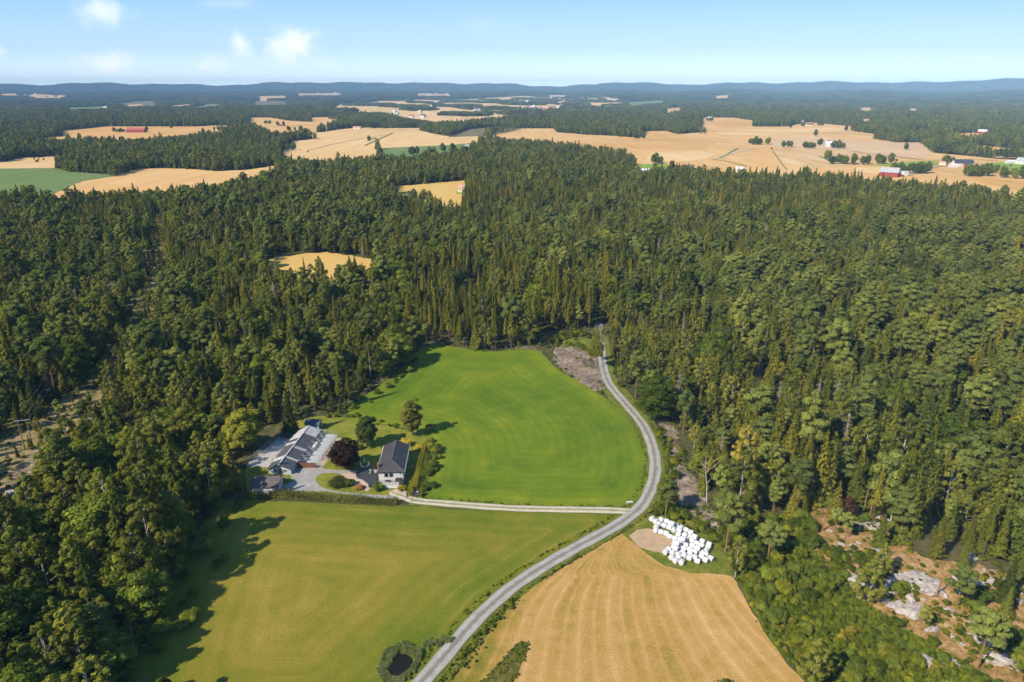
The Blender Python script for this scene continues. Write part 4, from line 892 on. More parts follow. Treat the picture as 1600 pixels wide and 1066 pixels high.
far_belt(5180, 13300, 66, 'big_stand', 91, .99, 'farthest blue wood covering the hills on the horizon')

x, y = grid_pts(1900, 8200, 27, 121, 40); k = np.zeros(len(x), bool)
for q in MOS: k |= inside(q, x, y)
x, y = x[k], y[k]; k = (np.sin(x / 170 + 1) * np.cos(y / 260 + .4) + .7 * np.sin(x / 71 + y / 190 + 2) + .5 * np.cos(y / 118 - x / 240) > .52) | ((np.abs(np.sin(x / 240 + y / 900)) < .07) & (np.random.default_rng(4).random(len(x)) < .7))
x, y = x[k], y[k]; scatter('distant_forest', 'stand', x, y, H(x, y) - .1, np.ones(len(x)), np.random.default_rng(6).uniform(.6, 1.0, len(x)), 'small woods and tree belts between the village fields', 122)
# ------------------------------------------------------------------ thicket, hedges, brush, reeds
TH = np.array(PTS(P_SHRUB)); FWD = np.array(PTS(P_ROCK))
x, y = grid_pts(70, 200, .98, 101); rg = np.random.default_rng(102)
k = inside(TH, x, y) & ~blocked(x, y) | (inside(FWD, x, y) & (lump(x, y, 6, 2) > .12) & (rg.random(len(x)) < .7)); x, y = x[k], y[k]
big = rg.random(len(x)) < .045
fx, fy, fz = x[~big], y[~big], None
scatter('undergrowth', 'shrub', fx, fy, H(fx, fy) - .1, rg.uniform(.22, .52, len(fx)) * (1 + .4 * lump(fx, fy, 8, 1)), rg.uniform(.8, 1.3, len(fx)), 'low yellow green thicket spreading between stubble field and rock', 103)
bx, by = x[big], y[big]; px_, py_ = project(bx, by, H(bx, by)); q = (px_ < 1600) & (py_ < 1075) & clear_of(bx, by); bx, by = bx[q], by[q]; rb = np.random.default_rng(104)
for i in range(len(bx)):
    al = rb.random() < .5; r = 'in the thicket beside the stubble field' if inside(TH, bx[i:i + 1], by[i:i + 1])[0] else 'on the orange rocky slope'
    lab = ('dark green rounded alder bush ' if al else 'yellow green leafy shrub ') + r
    plant('alder' if al else 'shrub', i, bx[i], by[i], rb.uniform(.6, 1.25), rb.uniform(.8, 1.35), rb.uniform(0, 6.28), lab, 'shrub', lab)
def along(line, n, wob, seed):
    L = smooth_line(PTS(line), .5); rg = np.random.default_rng(seed); i = rg.integers(0, len(L), n); return L[i, 0] + rg.normal(0, wob, n), L[i, 1] + rg.normal(0, wob, n)
EDGES = [([(1036, 690), (1046, 720), (1044, 760), (1034, 790), (1020, 806)], 34, 1.1, 'shrub', 'leafy green shrub on the roadside bank near the white bales', (.5, .95)),
         ([(1030, 803), (1065, 815), (1105, 835), (1135, 858)], 30, 1.2, 'shrub', 'yellow green shrub along the back edge of the bale corner', (.4, .9)),
         ([(960, 598), (985, 628), (1006, 660), (1018, 690)], 22, .8, 'shrub', 'low shrub on the inside verge of the gravel road', (.3, .55)),
         ([(1000, 630), (1030, 655), (1040, 690)], 18, 1.0, 'shrub', 'shrub below the wood on the outer roadside', (.4, .8)),
         ([(860, 545), (880, 538), (910, 545), (930, 560)], 16, 1.4, 'shrub', 'bright green bush on the brash patch beside the far field corner', (.5, .9)),
         ([(846, 541), (870, 531), (900, 523), (928, 526)], 46, 2.4, 'shrub', 'green bush in the regrowth between brash patch and far wood', (.4, .95)),
         ([(545, 640), (575, 620), (610, 596), (648, 566)], 24, 1.6, 'alder', 'dark bush along the shaded edge of the green field', (.4, .8)),
         ([(664, 772), (672, 738), (679, 708), (674, 688)], 30, .8, 'alder', 'dark wild bush between the trimmed hedge and the green field', (.45, .8)),
         ([(500, 652), (545, 650), (600, 662), (640, 672)], 26, .7, 'alder', 'scrubby bush along the back fence of the garden', (.28, .5)),
         ([(260, 1000), (300, 900), (335, 810), (350, 784)], 26, 3.0, 'alder', 'shaded bush at the foot of the tree belt by the mown field', (.5, 1.1)),
         ([(690, 1062), (735, 1008), (770, 968), (800, 940)], 22, .9, 'shrub', 'low green bush on the verge between road and stubble field', (.22, .4))]
for ln, n, wob, kd, lab, (s0, s1) in EDGES:
    x, y = along(ln, n, wob, int(ln[0][0])); k = dist_line(line_road, x, y) > 2.6; rb = np.random.default_rng(n)
    for i in np.where(k)[0]: plant(kd, int(i), x[i], y[i], rb.uniform(s0, s1), rb.uniform(.8, 1.3), rb.uniform(0, 6.28), lab, 'shrub', lab)
# ground cover beneath the woods and along edges
x, y = grid_pts(80, 330, 2.6, 111); rg = np.random.default_rng(112)
k = ~blocked(x, y) & clear_of(x, y) & (lump(x, y, 13, 2) + rg.normal(0, .35, len(x)) > -.05); x, y = x[k], y[k]
scatter('undergrowth', 'shrub', x, y, H(x, y) - .15, rg.uniform(.18, .5, len(x)), rg.uniform(.7, 1.5, len(x)), 'scattered saplings and bushes below the forest trees', 113)
L_ = smooth_line(P_ROAD[8:], .7); d = np.gradient(L_, axis=0); nn = np.stack([-d[:, 1], d[:, 0]], -1) / np.hypot(d[:, 0], d[:, 1])[:, None]
rg = np.random.default_rng(115); gx = []; gy = []
for side, a, b in ((1, 2.3, 3.2), (-1, 2.3, 3.4)):
    for rep in range(3): q = L_ + nn * (side * rg.uniform(a, b, len(L_)))[:, None]; gx.append(q[:, 0]); gy.append(q[:, 1])
E2 = smooth_line(P_TRACK[1:-2], .6); gx.append(E2[:, 0]); gy.append(E2[:, 1] + 1.9 + rg.normal(0, .2, len(E2)))
q = smooth_line(PTS([(694, 1064), (738, 1008), (772, 968), (805, 936)]), .4)
for rep in range(5): gx.append(q[:, 0] + rg.normal(0, .9, len(q))); gy.append(q[:, 1] + rg.normal(0, .7, len(q)))
q = smooth_line(PTS([(1150, 905), (1166, 930), (1181, 958), (1203, 993), (1228, 1028), (1262, 1068)]), .3); gx.append(q[:, 0] + rg.normal(.3, .5, len(q))); gy.append(q[:, 1] + rg.normal(.2, .4, len(q))); gx = np.concatenate(gx); gy = np.concatenate(gy); k = (dist_line(line_road, gx, gy) > 2.05) & (dist_line(line_track, gx, gy) > 1.6) & (np.random.default_rng(3).random(len(gx)) < .6)
gx, gy = gx[k], gy[k]; scatter('verge_weeds', 'shrub', gx, gy, H(gx, gy) - .1, rg.uniform(.08, .22, len(gx)), rg.uniform(.7, 1.5, len(gx)), 'tall weeds growing along the road and track verges', 116)

def brush(name, pts, n, seed, label, L=.22, dens_h=.5):
    p = np.array(PTS(pts)); rg = np.random.default_rng(seed); lo, hi = p.min(0), p.max(0); X = rg.uniform(lo[0], hi[0], n * 4); Y = rg.uniform(lo[1], hi[1], n * 4)
    k = inside(p, X, Y) & (lump(X, Y, 4.5, seed) + rg.normal(0, .25, n * 4) > -.25); X, Y = X[k][:n], Y[k][:n]; n = len(X); a = lump(X, Y, 6, 1) * 2 + rg.normal(0, .7, n)
    hgt = (.25 + dens_h * np.clip(lump(X, Y, 4.5, seed) + .3, 0, 1)) * rg.random(n)
    Cn = np.stack([X, Y, H(X, Y) + .08 + hgt], -1); N = np.stack([rg.normal(0, .35, n), rg.normal(0, .35, n), np.ones(n)], -1); Dv = np.stack([np.cos(a), np.sin(a), rg.normal(0, .22, n)], -1)
    V = quads(Cn, N, L * rg.uniform(.5, 1.5, n), rg, 26, Dv); o = link(name, crown_mesh(name, V, rg.random(n) * np.clip(.65 + .6 * lump(X, Y, 3.1, seed + 2), .25, 1), C['brush'])); tag(o, label, kind='stuff')
WS = np.array(PTS([(828, 1002), (810, 1003), (792, 1020), (768, 1046), (744, 1072), (735, 1090), (792, 1090), (808, 1060), (824, 1025)])); rg = np.random.default_rng(118)
x = rg.uniform(WS[:, 0].min(), WS[:, 0].max(), 900); y = rg.uniform(WS[:, 1].min(), WS[:, 1].max(), 900); k = inside(WS, x, y) & (lump(x, y, 2.2, 1) > -.2); x, y = x[k], y[k]
scatter('verge_weeds', 'alder', x, y, H(x, y) - .1, rg.uniform(.05, .15, len(x)), rg.uniform(.7, 1.6, len(x)), 'dark uncut weeds standing in the stubble field', 119)
brush('brushwood', P_SL1, 8500, 3, 'grey felled brushwood between the green field and the shaded road bend')
brush('brushwood', P_SL2, 7000, 4, 'grey felled brushwood heaped above the white bales', dens_h=.9)
brush('brushwood', P_SL3, 6500, 5, 'long windrow of brushwood along the far edges of the green field', dens_h=.9)
brush('brushwood', P_SL4, 700, 6, 'loose brushwood on the bank outside the road bend')
brush('brushwood', [(-30, 800), (60, 700), (110, 715), (70, 800), (0, 880)], 2200, 8, 'brown brushwood scattered on the open power line strip')

rg = np.random.default_rng(140)
for pl_, n_ in ((P_SL1, 420), (P_SL2, 380), (P_SL4, 160)):
    q = np.array(PTS(pl_)); x = rg.uniform(q[:, 0].min() - 1, q[:, 0].max() + 1, n_); y = rg.uniform(q[:, 1].min() - 1, q[:, 1].max() + 1, n_); k = (dist_line(line_road, x, y) > 2.8) & ~inside(e_green, x, y) & ((dist_line(q, x, y, True) < 1.6) | (inside(q, x, y) & (lump(x, y, 5, 4) > .2))); x, y = x[k], y[k]
    scatter('verge_weeds', 'shrub', x, y, H(x, y) - .1, rg.uniform(.12, .42, len(x)), rg.uniform(.7, 1.5, len(x)), 'green regrowth pushing through the felled brushwood', 141)
def hedge_mesh(name, line, w, h, n, mat, seed, sz=.2, rough=.12):
    L = smooth_line(PTS(line), .4); rg = np.random.default_rng(seed); d = np.gradient(L, axis=0); d /= np.hypot(d[:, 0], d[:, 1])[:, None]; nr = np.stack([-d[:, 1], d[:, 0]], -1)
    i = rg.integers(0, len(L), n); u = rg.uniform(-1, 1, n); top = rg.random(n) < .45; side = np.sign(rg.uniform(-1, 1, n)); hh = h * (1 + rough * 1.5 * np.sin(i * .21 + seed) * np.sin(i * .057))
    off = np.where(top, u * w / 2, side * w / 2) + rg.normal(0, rough, n); z = np.where(top, hh, rg.random(n) * hh) + rg.normal(0, rough, n)
    P = L[i] + nr[i] * off[:, None]; c = L.mean(0); N = np.stack([nr[i, 0] * side * ~top, nr[i, 1] * side * ~top, top + .25], -1) + rg.normal(0, .4, (n, 3))
    V = quads(np.stack([P[:, 0] - c[0], P[:, 1] - c[1], z.clip(.02)], -1), N, sz * rg.uniform(.6, 1.3, n), rg, 1.3)
    o = link(name, crown_mesh(name, V, .45 + .25 * np.sin(i * .13) + rg.normal(0, .2, n), mat), None, (c[0], c[1], float(H(*c)))); return o
tag(hedge_mesh('hedge', [(648, 770), (654, 742), (660, 718), (664, 700)], 1.2, 2.0, 6500, C['hedge'], 1, .11, .08), 'narrow trimmed golden green hedge beside the bungalow', 'hedge')
tag(hedge_mesh('hedge', [(640, 778), (646, 758), (650, 748)], 1.5, 1.3, 2600, C['hedge'], 2, .11, .06), 'short lower clipped hedge in front of the long trimmed hedge', 'hedge')
tag(hedge_mesh('hedge', [(386, 776), (420, 775), (470, 776), (520, 780), (575, 784), (620, 788)], 1.4, .7, 9000, C['darkhedge'], 3, .125, .5), 'long rough dark hedge between the farmyard and the mown field', 'hedge')
for px, py, h, w, mat, lab, sz in [(527, 760, 2.6, 2.6, 'darkhedge', 'large dark round shrub on the driveway lawn', 1), (546, 758, 1.9, 1.5, 'shrub', 'bright yellow green round shrub next to the large dark shrub', 1), (592, 765, 2.0, 1.7, 'shrub', 'yellow green bush in front of the terrace corner', 1),
                                   (628, 766, 1.6, 1.3, 'hedge', 'small golden bush at the front corner of the bungalow', 1), (561, 764, .9, 1.2, 'rowan', 'low reddish brown bush beside the curved path', 1), (632, 696, 1.6, 2.2, 'hedge', 'low green bush behind the bungalow roof', 1),
                                   (672, 672, 2.2, 1.6, 'hedge', 'straw coloured bush beside the columnar tree', 1), (560, 702, 1.4, 1.4, 'shrub', 'small shrub between the copper beech and the bungalow', 1), (655, 702, 1.8, 1.5, 'hedge', 'golden bush at the garden end of the trimmed hedge', 1)]:
    v, t = bush(int(px), h, w, 2600, .12); x, y = at(px, py); root = empty('shrub', (x, y, float(H(x, y)))); tag(root, lab, 'shrub'); link('trunk', KIND['shrub'][0][0], root); link('crown', crown_mesh('crown', v, t, C[mat]), root)

# pond with a ring of reeds
w_ = PTS([(607, 1047), (612, 1056), (625, 1057), (640, 1045), (646, 1034), (640, 1026), (626, 1022), (616, 1032)])
m, t = material('pond_water'); finish(t, (.012, .011, .008), .25, t.noise(t.pos(), 1.5, 3), .02, .12); M['water'] = m
sheet('pond_water', smooth_line(w_ + w_[:1], .6)[:-1], M['water'], .09, 'small dark pond ringed by reeds in the mown field', block=False, wob=.1, sp=.8)
rg = np.random.default_rng(51); V = []
n = 150; a = rg.uniform(0, 6.28, n); r = rg.uniform(0, .55, n); h = rg.uniform(.9, 2.1, n)
KIND['reed'] = []
for k in range(2):
    Cn = np.stack([np.cos(a + k) * r, np.sin(a + k) * r, h * .5], -1); KIND['reed'].append((None, crown_mesh('reed', quads(Cn, np.stack([np.cos(a * 5), np.sin(a * 5), .2 * np.ones(n)], -1), .19 * np.sqrt(h), rg, 16, np.stack([rg.normal(0, .25, n), rg.normal(0, .25, n), np.ones(n)], -1)), rg.random(n), C['reed']), 2))
pc = np.array(w_); rim = np.array(PTS([(590, 1045), (597, 1030), (603, 1016), (619, 1011), (632, 1006), (644, 1014), (659, 1017), (657, 1032), (650, 1046), (640, 1056), (628, 1067), (612, 1064), (604, 1070), (595, 1060)]))
X = rg.uniform(rim[:, 0].min(), rim[:, 0].max(), 1300); Y = rg.uniform(rim[:, 1].min(), rim[:, 1].max(), 1300); k = inside(rim, X, Y) & ~inside(pc, X, Y) & (dist_line(pc, X, Y, True) > .35); X, Y = X[k], Y[k]
scatter('reeds', 'reed', X, Y, H(X, Y), rg.uniform(.4, .65, len(X)), rg.uniform(.5, .95, len(X)) * np.where(Y < pc[:, 1].mean() + 1, .62, 1), 'tall grey green reeds around the dark pond', 52)
X, Y = along([(662, 1010), (690, 1002), (704, 1000)], 60, .5, 12); scatter('reeds', 'reed', X, Y, H(X, Y), np.full(60, .5), np.full(60, .6), 'low reeds in the ditch between pond and road', 53)

# bare rocks
m, t = material('bare_rock'); p = t.new('ShaderNodeTexCoord').outputs['Object']; a = t.noise(p, .9, 5, .65); b = t.noise(p, 5, 5, .7)
finish(t, t.mix(t.step(a, .48, .66), t.ramp(b, [(.35, (.22, .185, .165)), (.52, (.42, .37, .33)), (.68, (.55, .50, .46))]), t.ramp(b, [(.4, (.10, .09, .05)), (.65, (.30, .17, .07))])), .9, b, .12, .2); M['rock'] = m
def rock_mesh(seed):
    bm = bmesh.new(); bmesh.ops.create_icosphere(bm, subdivisions=4, radius=1); rg = np.random.default_rng(seed); ph = rg.uniform(0, 6, 8)
    for v in bm.verts:
        c = v.co; f = 1 + .22 * math.sin(c.x * 3.1 + ph[0]) * math.cos(c.y * 2.7 + ph[1]) + .14 * math.sin(c.y * 6.3 + c.z * 3 + ph[2]) * math.cos(c.x * 5.1 + ph[5]) + .07 * math.sin(c.x * 12 + ph[3]) * math.sin(c.y * 13 + ph[4]); v.co = c * f
        v.co.z = max(v.co.z, -.5)
    me = bpy.data.meshes.new('bare_rock'); bm.to_mesh(me); bm.free(); me.materials.append(M['rock']); return me
RM = [rock_mesh(k) for k in range(5)]
Z7 = lambda x, y: (1300 + x * .2496, 800 + y * .2496)
ROCKS = [(540, 440, 3.4, 2.6), (420, 455, 2.6, 1.9), (190, 440, 2.4, 1.2), (990, 800, 2.6, 1.3), (1080, 925, 3.0, 1.5), (230, 95, 3.0, 1.2), (850, 430, 2.4, 1.8), (470, 600, 2.4, 2.0), (390, 432, 1.3, 1.4), (520, 405, 2.0, 1.5), (610, 470, 1.9, 2.2), (545, 468, 1.0, 1.0), (482, 520, .9, 1.6), (462, 600, 1.7, 1.4), (508, 640, .8, 1.1), (390, 490, 1.2, .8), (345, 520, 1.2, .7), (160, 440, 1.4, .6), (240, 465, .8, .8), (155, 290, 1.8, .7), (275, 250, 1.2, .9),
         (200, 97, 3.6, .9), (330, 42, 1.2, 1.0), (578, 925, 1.3, 1.2), (735, 950, 1.8, .9), (1060, 945, 2.2, .8), (870, 468, 1.4, 1.2), (960, 830, 1.6, .5), (630, 738, 1.3, .5), (725, 620, 1.2, .7), (880, 700, 1.4, .8), (1140, 880, 1.5, 1.2), (665, 500, .8, 1.3), (300, 985, .6, .6), (330, 560, .8, .5), (860, 290, 1.4, 1.0), (1010, 440, 1.0, .8), (1130, 930, 1.2, .5)]
for k, (zx, zy, w, l) in enumerate(ROCKS):
    x, y = at(*Z7(zx, zy)); o = link('bare_rock', RM[k % 5], None, (x, y, float(H(x, y)) + .05), (k * 37 % 70 - 35) * .017); o.scale = (w * 1.3, l * 1.3, .45 + .12 * min(w, l))
    u = {0: 'biggest pale bare rock on the orange slope', 21: 'long low pale rock shelf at the top of the slope', 23: 'pale rock surrounded by green thicket', 24: 'flat pale boulder lying in the thicket edge'}.get(k)
    tag(o, u or 'pale bare rock in the orange dry grass', 'rock', None if u else 'pale rocks scattered over the orange slope')
rr = np.random.default_rng(77); RP = np.array(PTS(P_ROCK)); rx = rr.uniform(RP[:, 0].min(), RP[:, 0].max(), 400); ry = rr.uniform(RP[:, 1].min(), RP[:, 1].max(), 400); k = inside(RP, rx, ry) & (lump(rx, ry, 7, 6) > .05); rx, ry = rx[k][:64], ry[k][:64]
for k in range(len(rx)):
    o = link('bare_rock', RM[k % 5], None, (rx[k], ry[k], float(H(rx[k], ry[k])) + .02), rr.uniform(0, 6)); q = rr.uniform(.25, 1.0); o.scale = (q * rr.uniform(.8, 1.8), q, .25 + .2 * q); tag(o, 'small pale stone in the orange dry grass', 'rock', 'small stones scattered over the orange slope')
for k, (px, py, w, l) in enumerate([(20, 770, 2.2, 1.2), (40, 762, 1.6, .8), (20, 1000, 1.6, 1.2), (4, 1012, 1.8, 1.0), (140, 568, 1.4, .9), (1475, 650, 2.4, 1.2), (1488, 640, 1.6, 1.0), (1500, 655, 1.4, .8), (350, 598, 1.6, .8), (1420, 655, 1.0, .8), (70, 690, 1.4, .8)]):
    x, y = at(px, py); o = link('bare_rock', RM[(k + 2) % 5], None, (x, y, float(H(x, y)) + .05), k * .7); o.scale = (w, l, .6); w_r = 'grey rock showing through a gap in the pine wood' if px > 1000 else 'grey rock on open ground left among the trees'; tag(o, w_r, 'rock', w_r)

# ------------------------------------------------------------------ white wrapped bales
m, t = material('white_bale_wrap'); p = t.new('ShaderNodeTexCoord').outputs['Object']; b = t.noise(t.scalev(p, (1, 3, 3)), 5, 4, .6)
finish(t, t.ramp(b, [(.3, (.50, .51, .53)), (.7, (.60, .60, .60))]), .38, b, .05, .45); M['wrap'] = m
def bale_mesh(seed):
    bm = bmesh.new(); bmesh.ops.create_cone(bm, cap_ends=True, segments=20, radius1=.63, radius2=.63, depth=1.2); bmesh.ops.bevel(bm, geom=[e for e in bm.edges if abs(e.verts[0].co.z - e.verts[1].co.z) < .01], offset=.14, segments=3, affect='EDGES', profile=.5)
    bmesh.ops.rotate(bm, cent=(0, 0, 0), matrix=Matrix.Rotation(R(90), 3, 'Y'), verts=bm.verts[:]); rg = random.Random(seed)
    a = [rg.uniform(0, 6) for _ in range(4)]
    for v in bm.verts: c = v.co; v.co = c * (1 + .025 * math.sin(c.x * 6 + a[0]) * math.cos(c.y * 5 + a[1]) + .02 * math.sin(c.z * 7 + a[2])); v.co.z = max(v.co.z, -.57)
    for f in bm.faces: f.smooth = True
    me = bpy.data.meshes.new('wrapped_bale'); bm.to_mesh(me); bm.free(); me.materials.append(M['wrap']); return me
BMESH = [bale_mesh(k) for k in range(4)]
BZ = [(435, 288), (458, 305), (505, 287), (543, 300), (577, 317), (617, 330), (655, 350), (706, 372), (741, 392), (480, 322), (520, 335), (560, 350), (600, 365), (632, 372), (460, 340), (478, 380), (510, 393), (545, 408), (580, 425), (620, 440), (640, 410), (660, 450),
      (700, 415), (735, 425), (785, 440), (840, 465), (895, 490), (690, 455), (725, 460), (775, 475), (830, 500), (885, 520), (610, 480), (650, 480), (700, 495), (755, 500), (620, 515), (655, 515), (690, 530), (725, 535), (790, 530), (760, 548), (830, 550), (865, 575), (870, 540),
      (535, 552), (570, 540), (605, 560), (640, 570), (670, 550), (680, 580), (735, 565), (588, 600), (625, 622), (660, 637), (640, 598), (735, 605), (775, 600), (797, 630), (830, 590), (865, 622), (910, 607)]
bp = np.array([at(940 + a / 5.33, 760 + b / 5.33 + 2.0) for a, b in BZ])
for it in range(80):
    for i in range(len(bp)):
        d = bp - bp[i]; r = np.hypot(d[:, 0], d[:, 1]); r[i] = 9; q = r < 1.30
        if q.any(): bp[i] -= (d[q] / r[q][:, None] * (1.30 - r[q])[:, None] * .5).sum(0)
rb = random.Random(4); order = bp[:, 1]
for k, (x, y) in enumerate(bp):
    o = link('wrapped_bale', BMESH[k % 4], None, (x, y, float(H(x, y)) + .58), R(-38) + rb.uniform(-.25, .25) + (R(90) if rb.random() < .2 else 0))
    u = {0: 'white wrapped bale at the outermost tip nearest the road', 45: 'lone white bale sticking out towards the bare earth patch', 61: 'white wrapped bale nearest the thicket corner', 58: 'white wrapped bale turned end on beside the front row'}.get(k)
    tag(o, u or 'white plastic wrapped bale in the close packed rows', 'bale', None if u else 'white wrapped bales in the field corner')
# a few stacked on top
for k in (28, 33, 36, 41, 47, 11):
    x, y = bp[k] + np.array([.62, .1]); o = link('wrapped_bale', BMESH[k % 4], None, (x, y, float(H(x, y)) + 1.62), R(-38)); tag(o, 'white wrapped bale resting on top of the packed rows', 'bale', 'white bales stacked in a second layer')

# ------------------------------------------------------------------ building materials
def siding(name, col, period=.18):
    m, t = material(name); p = t.new('ShaderNodeTexCoord').outputs['Object']; s = t.new('ShaderNodeSeparateXYZ'); t.l.new(p, s.inputs[0]); u = t.math('ADD', s.outputs[0], s.outputs[1])
    w = t.math('FRACT', t.math('DIVIDE', u, period)); g = t.step(w, .12, 0.0); n = t.noise(p, 1.2, 4)
    c = t.ramp(n, [(.3, tuple(q * .9 for q in col)), (.7, col)]); finish(t, t.mix(t.math('MULTIPLY', g, .35), c, tuple(q * .5 for q in col)), .6, None, 0, .3); return m
def roofing(name, col, period=.35, axis=2, var=.25):
    m, t = material(name); p = t.new('ShaderNodeTexCoord').outputs['Object']; s = t.new('ShaderNodeSeparateXYZ'); t.l.new(p, s.inputs[0])
    w = t.math('FRACT', t.math('DIVIDE', s.outputs[axis], period)); g = t.step(w, .2, 0.0); n = t.noise(p, .9, 5, .65)
    c = t.ramp(n, [(.3, tuple(q * (1 - var) for q in col)), (.7, tuple(q * (1 + var) for q in col))]); finish(t, t.mix(t.math('MULTIPLY', g, .45), c, tuple(q * .45 for q in col)), .65, w, .03, .35); return m
M['white'] = siding('white_boards', (.64, .63, .61)); M['redwall'] = siding('red_boards', (.30, .045, .035)); M['blue_and_shaded_wall'] = siding('pale_blue_and_shaded_white_boards', (.42, .50, .55)); M['brownwall'] = siding('brown_boards', (.17, .075, .045)); M['cream'] = siding('cream_boards', (.72, .66, .5))
M['tile'] = roofing('charcoal_tiles', (.052, .048, .052), .13); M['felt'] = roofing('grey_felt', (.075, .075, .078), .9, 1); M['palepanel'] = roofing('pale_sheet', (.42, .41, .40), .3, 1); M['brownroof'] = roofing('brown_roof', (.105, .088, .078), .16); M['slateblue'] = roofing('blue_grey_roof', (.07, .085, .10), .15)
M['redroof'] = roofing('red_tiles', (.36, .10, .07), .2); M['pinkroof'] = roofing('pink_tiles', (.50, .27, .22), .2); M['greyroof'] = roofing('grey_sheet', (.36, .37, .38), .4); M['paleroof'] = roofing('pale_roof', (.62, .61, .60), .4); M['darkroof'] = roofing('dark_roof', (.05, .055, .065), .3)
M['deck'] = siding('dark_deck', (.045, .047, .055), .15); M['greydeck'] = siding('grey_deck', (.30, .29, .285), .15); M['whitetrim'] = plain('white_trim', (.66, .65, .63), .5); M['brick'] = plain('chimney_brick', (.24, .12, .085), .9, .35, 6); M['concrete'] = plain('concrete', (.40, .40, .385), .9, .25, .8)
M['galv'] = plain('galvanised_steel', (.36, .37, .38), .45, .1); M['timber'] = plain('weathered_timber', (.24, .19, .14), .9, .3, 3); M['fabric'] = plain('pale_canvas', (.74, .74, .74), .8); M['darkstuff'] = plain('dark_rattan', (.05, .045, .045), .8); M['pinkcon'] = plain('stained_concrete', (.40, .36, .33), .9, .3, .5)
m, t = material('window_glass'); finish(t, (.02, .025, .03), .08, None, 0, .6); M['glass'] = m
def window(parent, x, y, z, w, h, axis='x', frame='whitetrim'):
    """window lying against a wall; axis: the wall runs along x or y; the sign of the outward step is in d"""
    f = MB(); d = .05
    def bx(m, a0, z0, a1, z1, t0, t1):
        if axis[-1] == 'x': m.box(x + a0, y + (t0 if axis[0] != '-' else -t1), z + z0, x + a1, y + (t1 if axis[0] != '-' else -t0), z + z1)
        else: m.box(x + (t0 if axis[0] != '-' else -t1), y + a0, z + z0, x + (t1 if axis[0] != '-' else -t0), y + a1, z + z1)
    b = .09
    bx(f, -w / 2, -h / 2, w / 2, -h / 2 + b, -.01, .06); bx(f, -w / 2, h / 2 - b, w / 2, h / 2, -.01, .06); bx(f, -w / 2, -h / 2 + b, -w / 2 + b, h / 2 - b, -.01, .06); bx(f, w / 2 - b, -h / 2 + b, w / 2, h / 2 - b, -.01, .06)
    o = f.build('window', M[frame], parent); p = MB(); bx(p, -w / 2 + b, -h / 2 + b, w / 2 - b, h / 2 - b, .0, .03); p.build('pane', M['glass'], o); return o
def gable_walls(w, l, h, rh, m=None):
    m = m or MB(); x, y = w / 2, l / 2
    m.poly([(-x, -y, 0), (x, -y, 0), (x, -y, h), (0, -y, h + rh), (-x, -y, h)]); m.poly([(x, y, 0), (-x, y, 0), (-x, y, h), (0, y, h + rh), (x, y, h)])
    m.poly([(x, -y, 0), (x, y, 0), (x, y, h), (x, -y, h)]); m.poly([(-x, y, 0), (-x, -y, 0), (-x, -y, h), (-x, y, h)]); m.poly([(-x, -y, 0), (-x, y, 0), (x, y, 0), (x, -y, 0)]); return m
def gable_roof(w, l, h, rh, oh=.35, th=.16):
    m = MB(); s = rh / (w / 2); x = w / 2 + oh; y = l / 2 + oh; z0 = h - oh * s + .02; z1 = h + rh + .02
    m.slab([(-x, -y, z0 + th), (0, -y, z1 + th), (0, y, z1 + th), (-x, y, z0 + th)][::-1], th); m.slab([(0, -y, z1 + th), (x, -y, z0 + th), (x, y, z0 + th), (0, y, z1 + th)][::-1], th)
    for f in range(len(m.f)): m.f[f] = m.f[f]
    return m
def building(name, label, cat, px, py, w, l, h, rh, rz, wall, roof, wins=0, chimney=True, group=None, pos=None, door=True):
    x, y = pos or at(px, py); root = empty(name, (x, y, float(H(x, y)) - .05), R(rz)); tag(root, label, cat, group)
    gable_walls(w, l, h, rh).build('wall', M[wall], root); rf = gable_roof(w, l, h, rh).build('roof', M[roof], root)
    if chimney: MB().box(-.35, l * .12, h + rh * .6, .35, l * .12 + .7, h + rh + 1.0).build('chimney', M['brick'], rf)
    if wins:
        for i in range(wins):
            yy = -l / 2 + l * (i + .7) / (wins + .4); window(root, w / 2, yy, h * .6, 1.4, min(1.4, h * .4), '+y'); window(root, -w / 2, yy, h * .6, 1.4, min(1.4, h * .4), '-y')
        for xx in (-w * .25, w * .25): window(root, xx, -l / 2, h * .6, 1.2, min(1.4, h * .4), '-x')
    if door: d = MB().box(-.5, -l / 2 - .05, .05, .5, -l / 2 + .01, 2.1).build('door', M['brownwall'], root)
    return root

# ------------------------------------------------------------------ the bungalow
hx, hy = -32.85, 166.7; root = empty('bungalow', (hx, hy, 0), R(2.4)); tag(root, 'white bungalow with a dark hipped tile roof and a raised front deck', 'house')
m = MB(); m.box(-3.25, -7.05, 0, 3.25, 7.05, 3.55); m.poly([(3.25, 7.05, 3.55), (-3.25, 7.05, 3.55), (0, 7.05, 4.95)]); m.build('wall', M['white'], root)
E_, Zr, Ze = 3.7, 5.25, 3.62
m = MB(); th = .18
m.slab([(-E_, 7.45, Ze), (-E_, -7.45, Ze), (0, -3.8, Zr), (0, 7.45, Zr)], th); m.slab([(0, 7.45, Zr), (0, -3.8, Zr), (E_, -7.45, Ze), (E_, 7.45, Ze)], th); m.tri_slab([(-E_, -7.45, Ze), (E_, -7.45, Ze), (0, -3.8, Zr)], th)
rf = m.build('roof', M['tile'], root)
MB().tube([(0, 7.45, Zr + .03), (0, -3.8, Zr + .03)], .11).tube([(0, -3.8, Zr + .03), (-E_, -7.45, Ze + .05)], .09).tube([(0, -3.8, Zr + .03), (E_, -7.45, Ze + .05)], .09).build('ridge_cap', plain('ridge_tile', (.12, .11, .11), .7), rf)
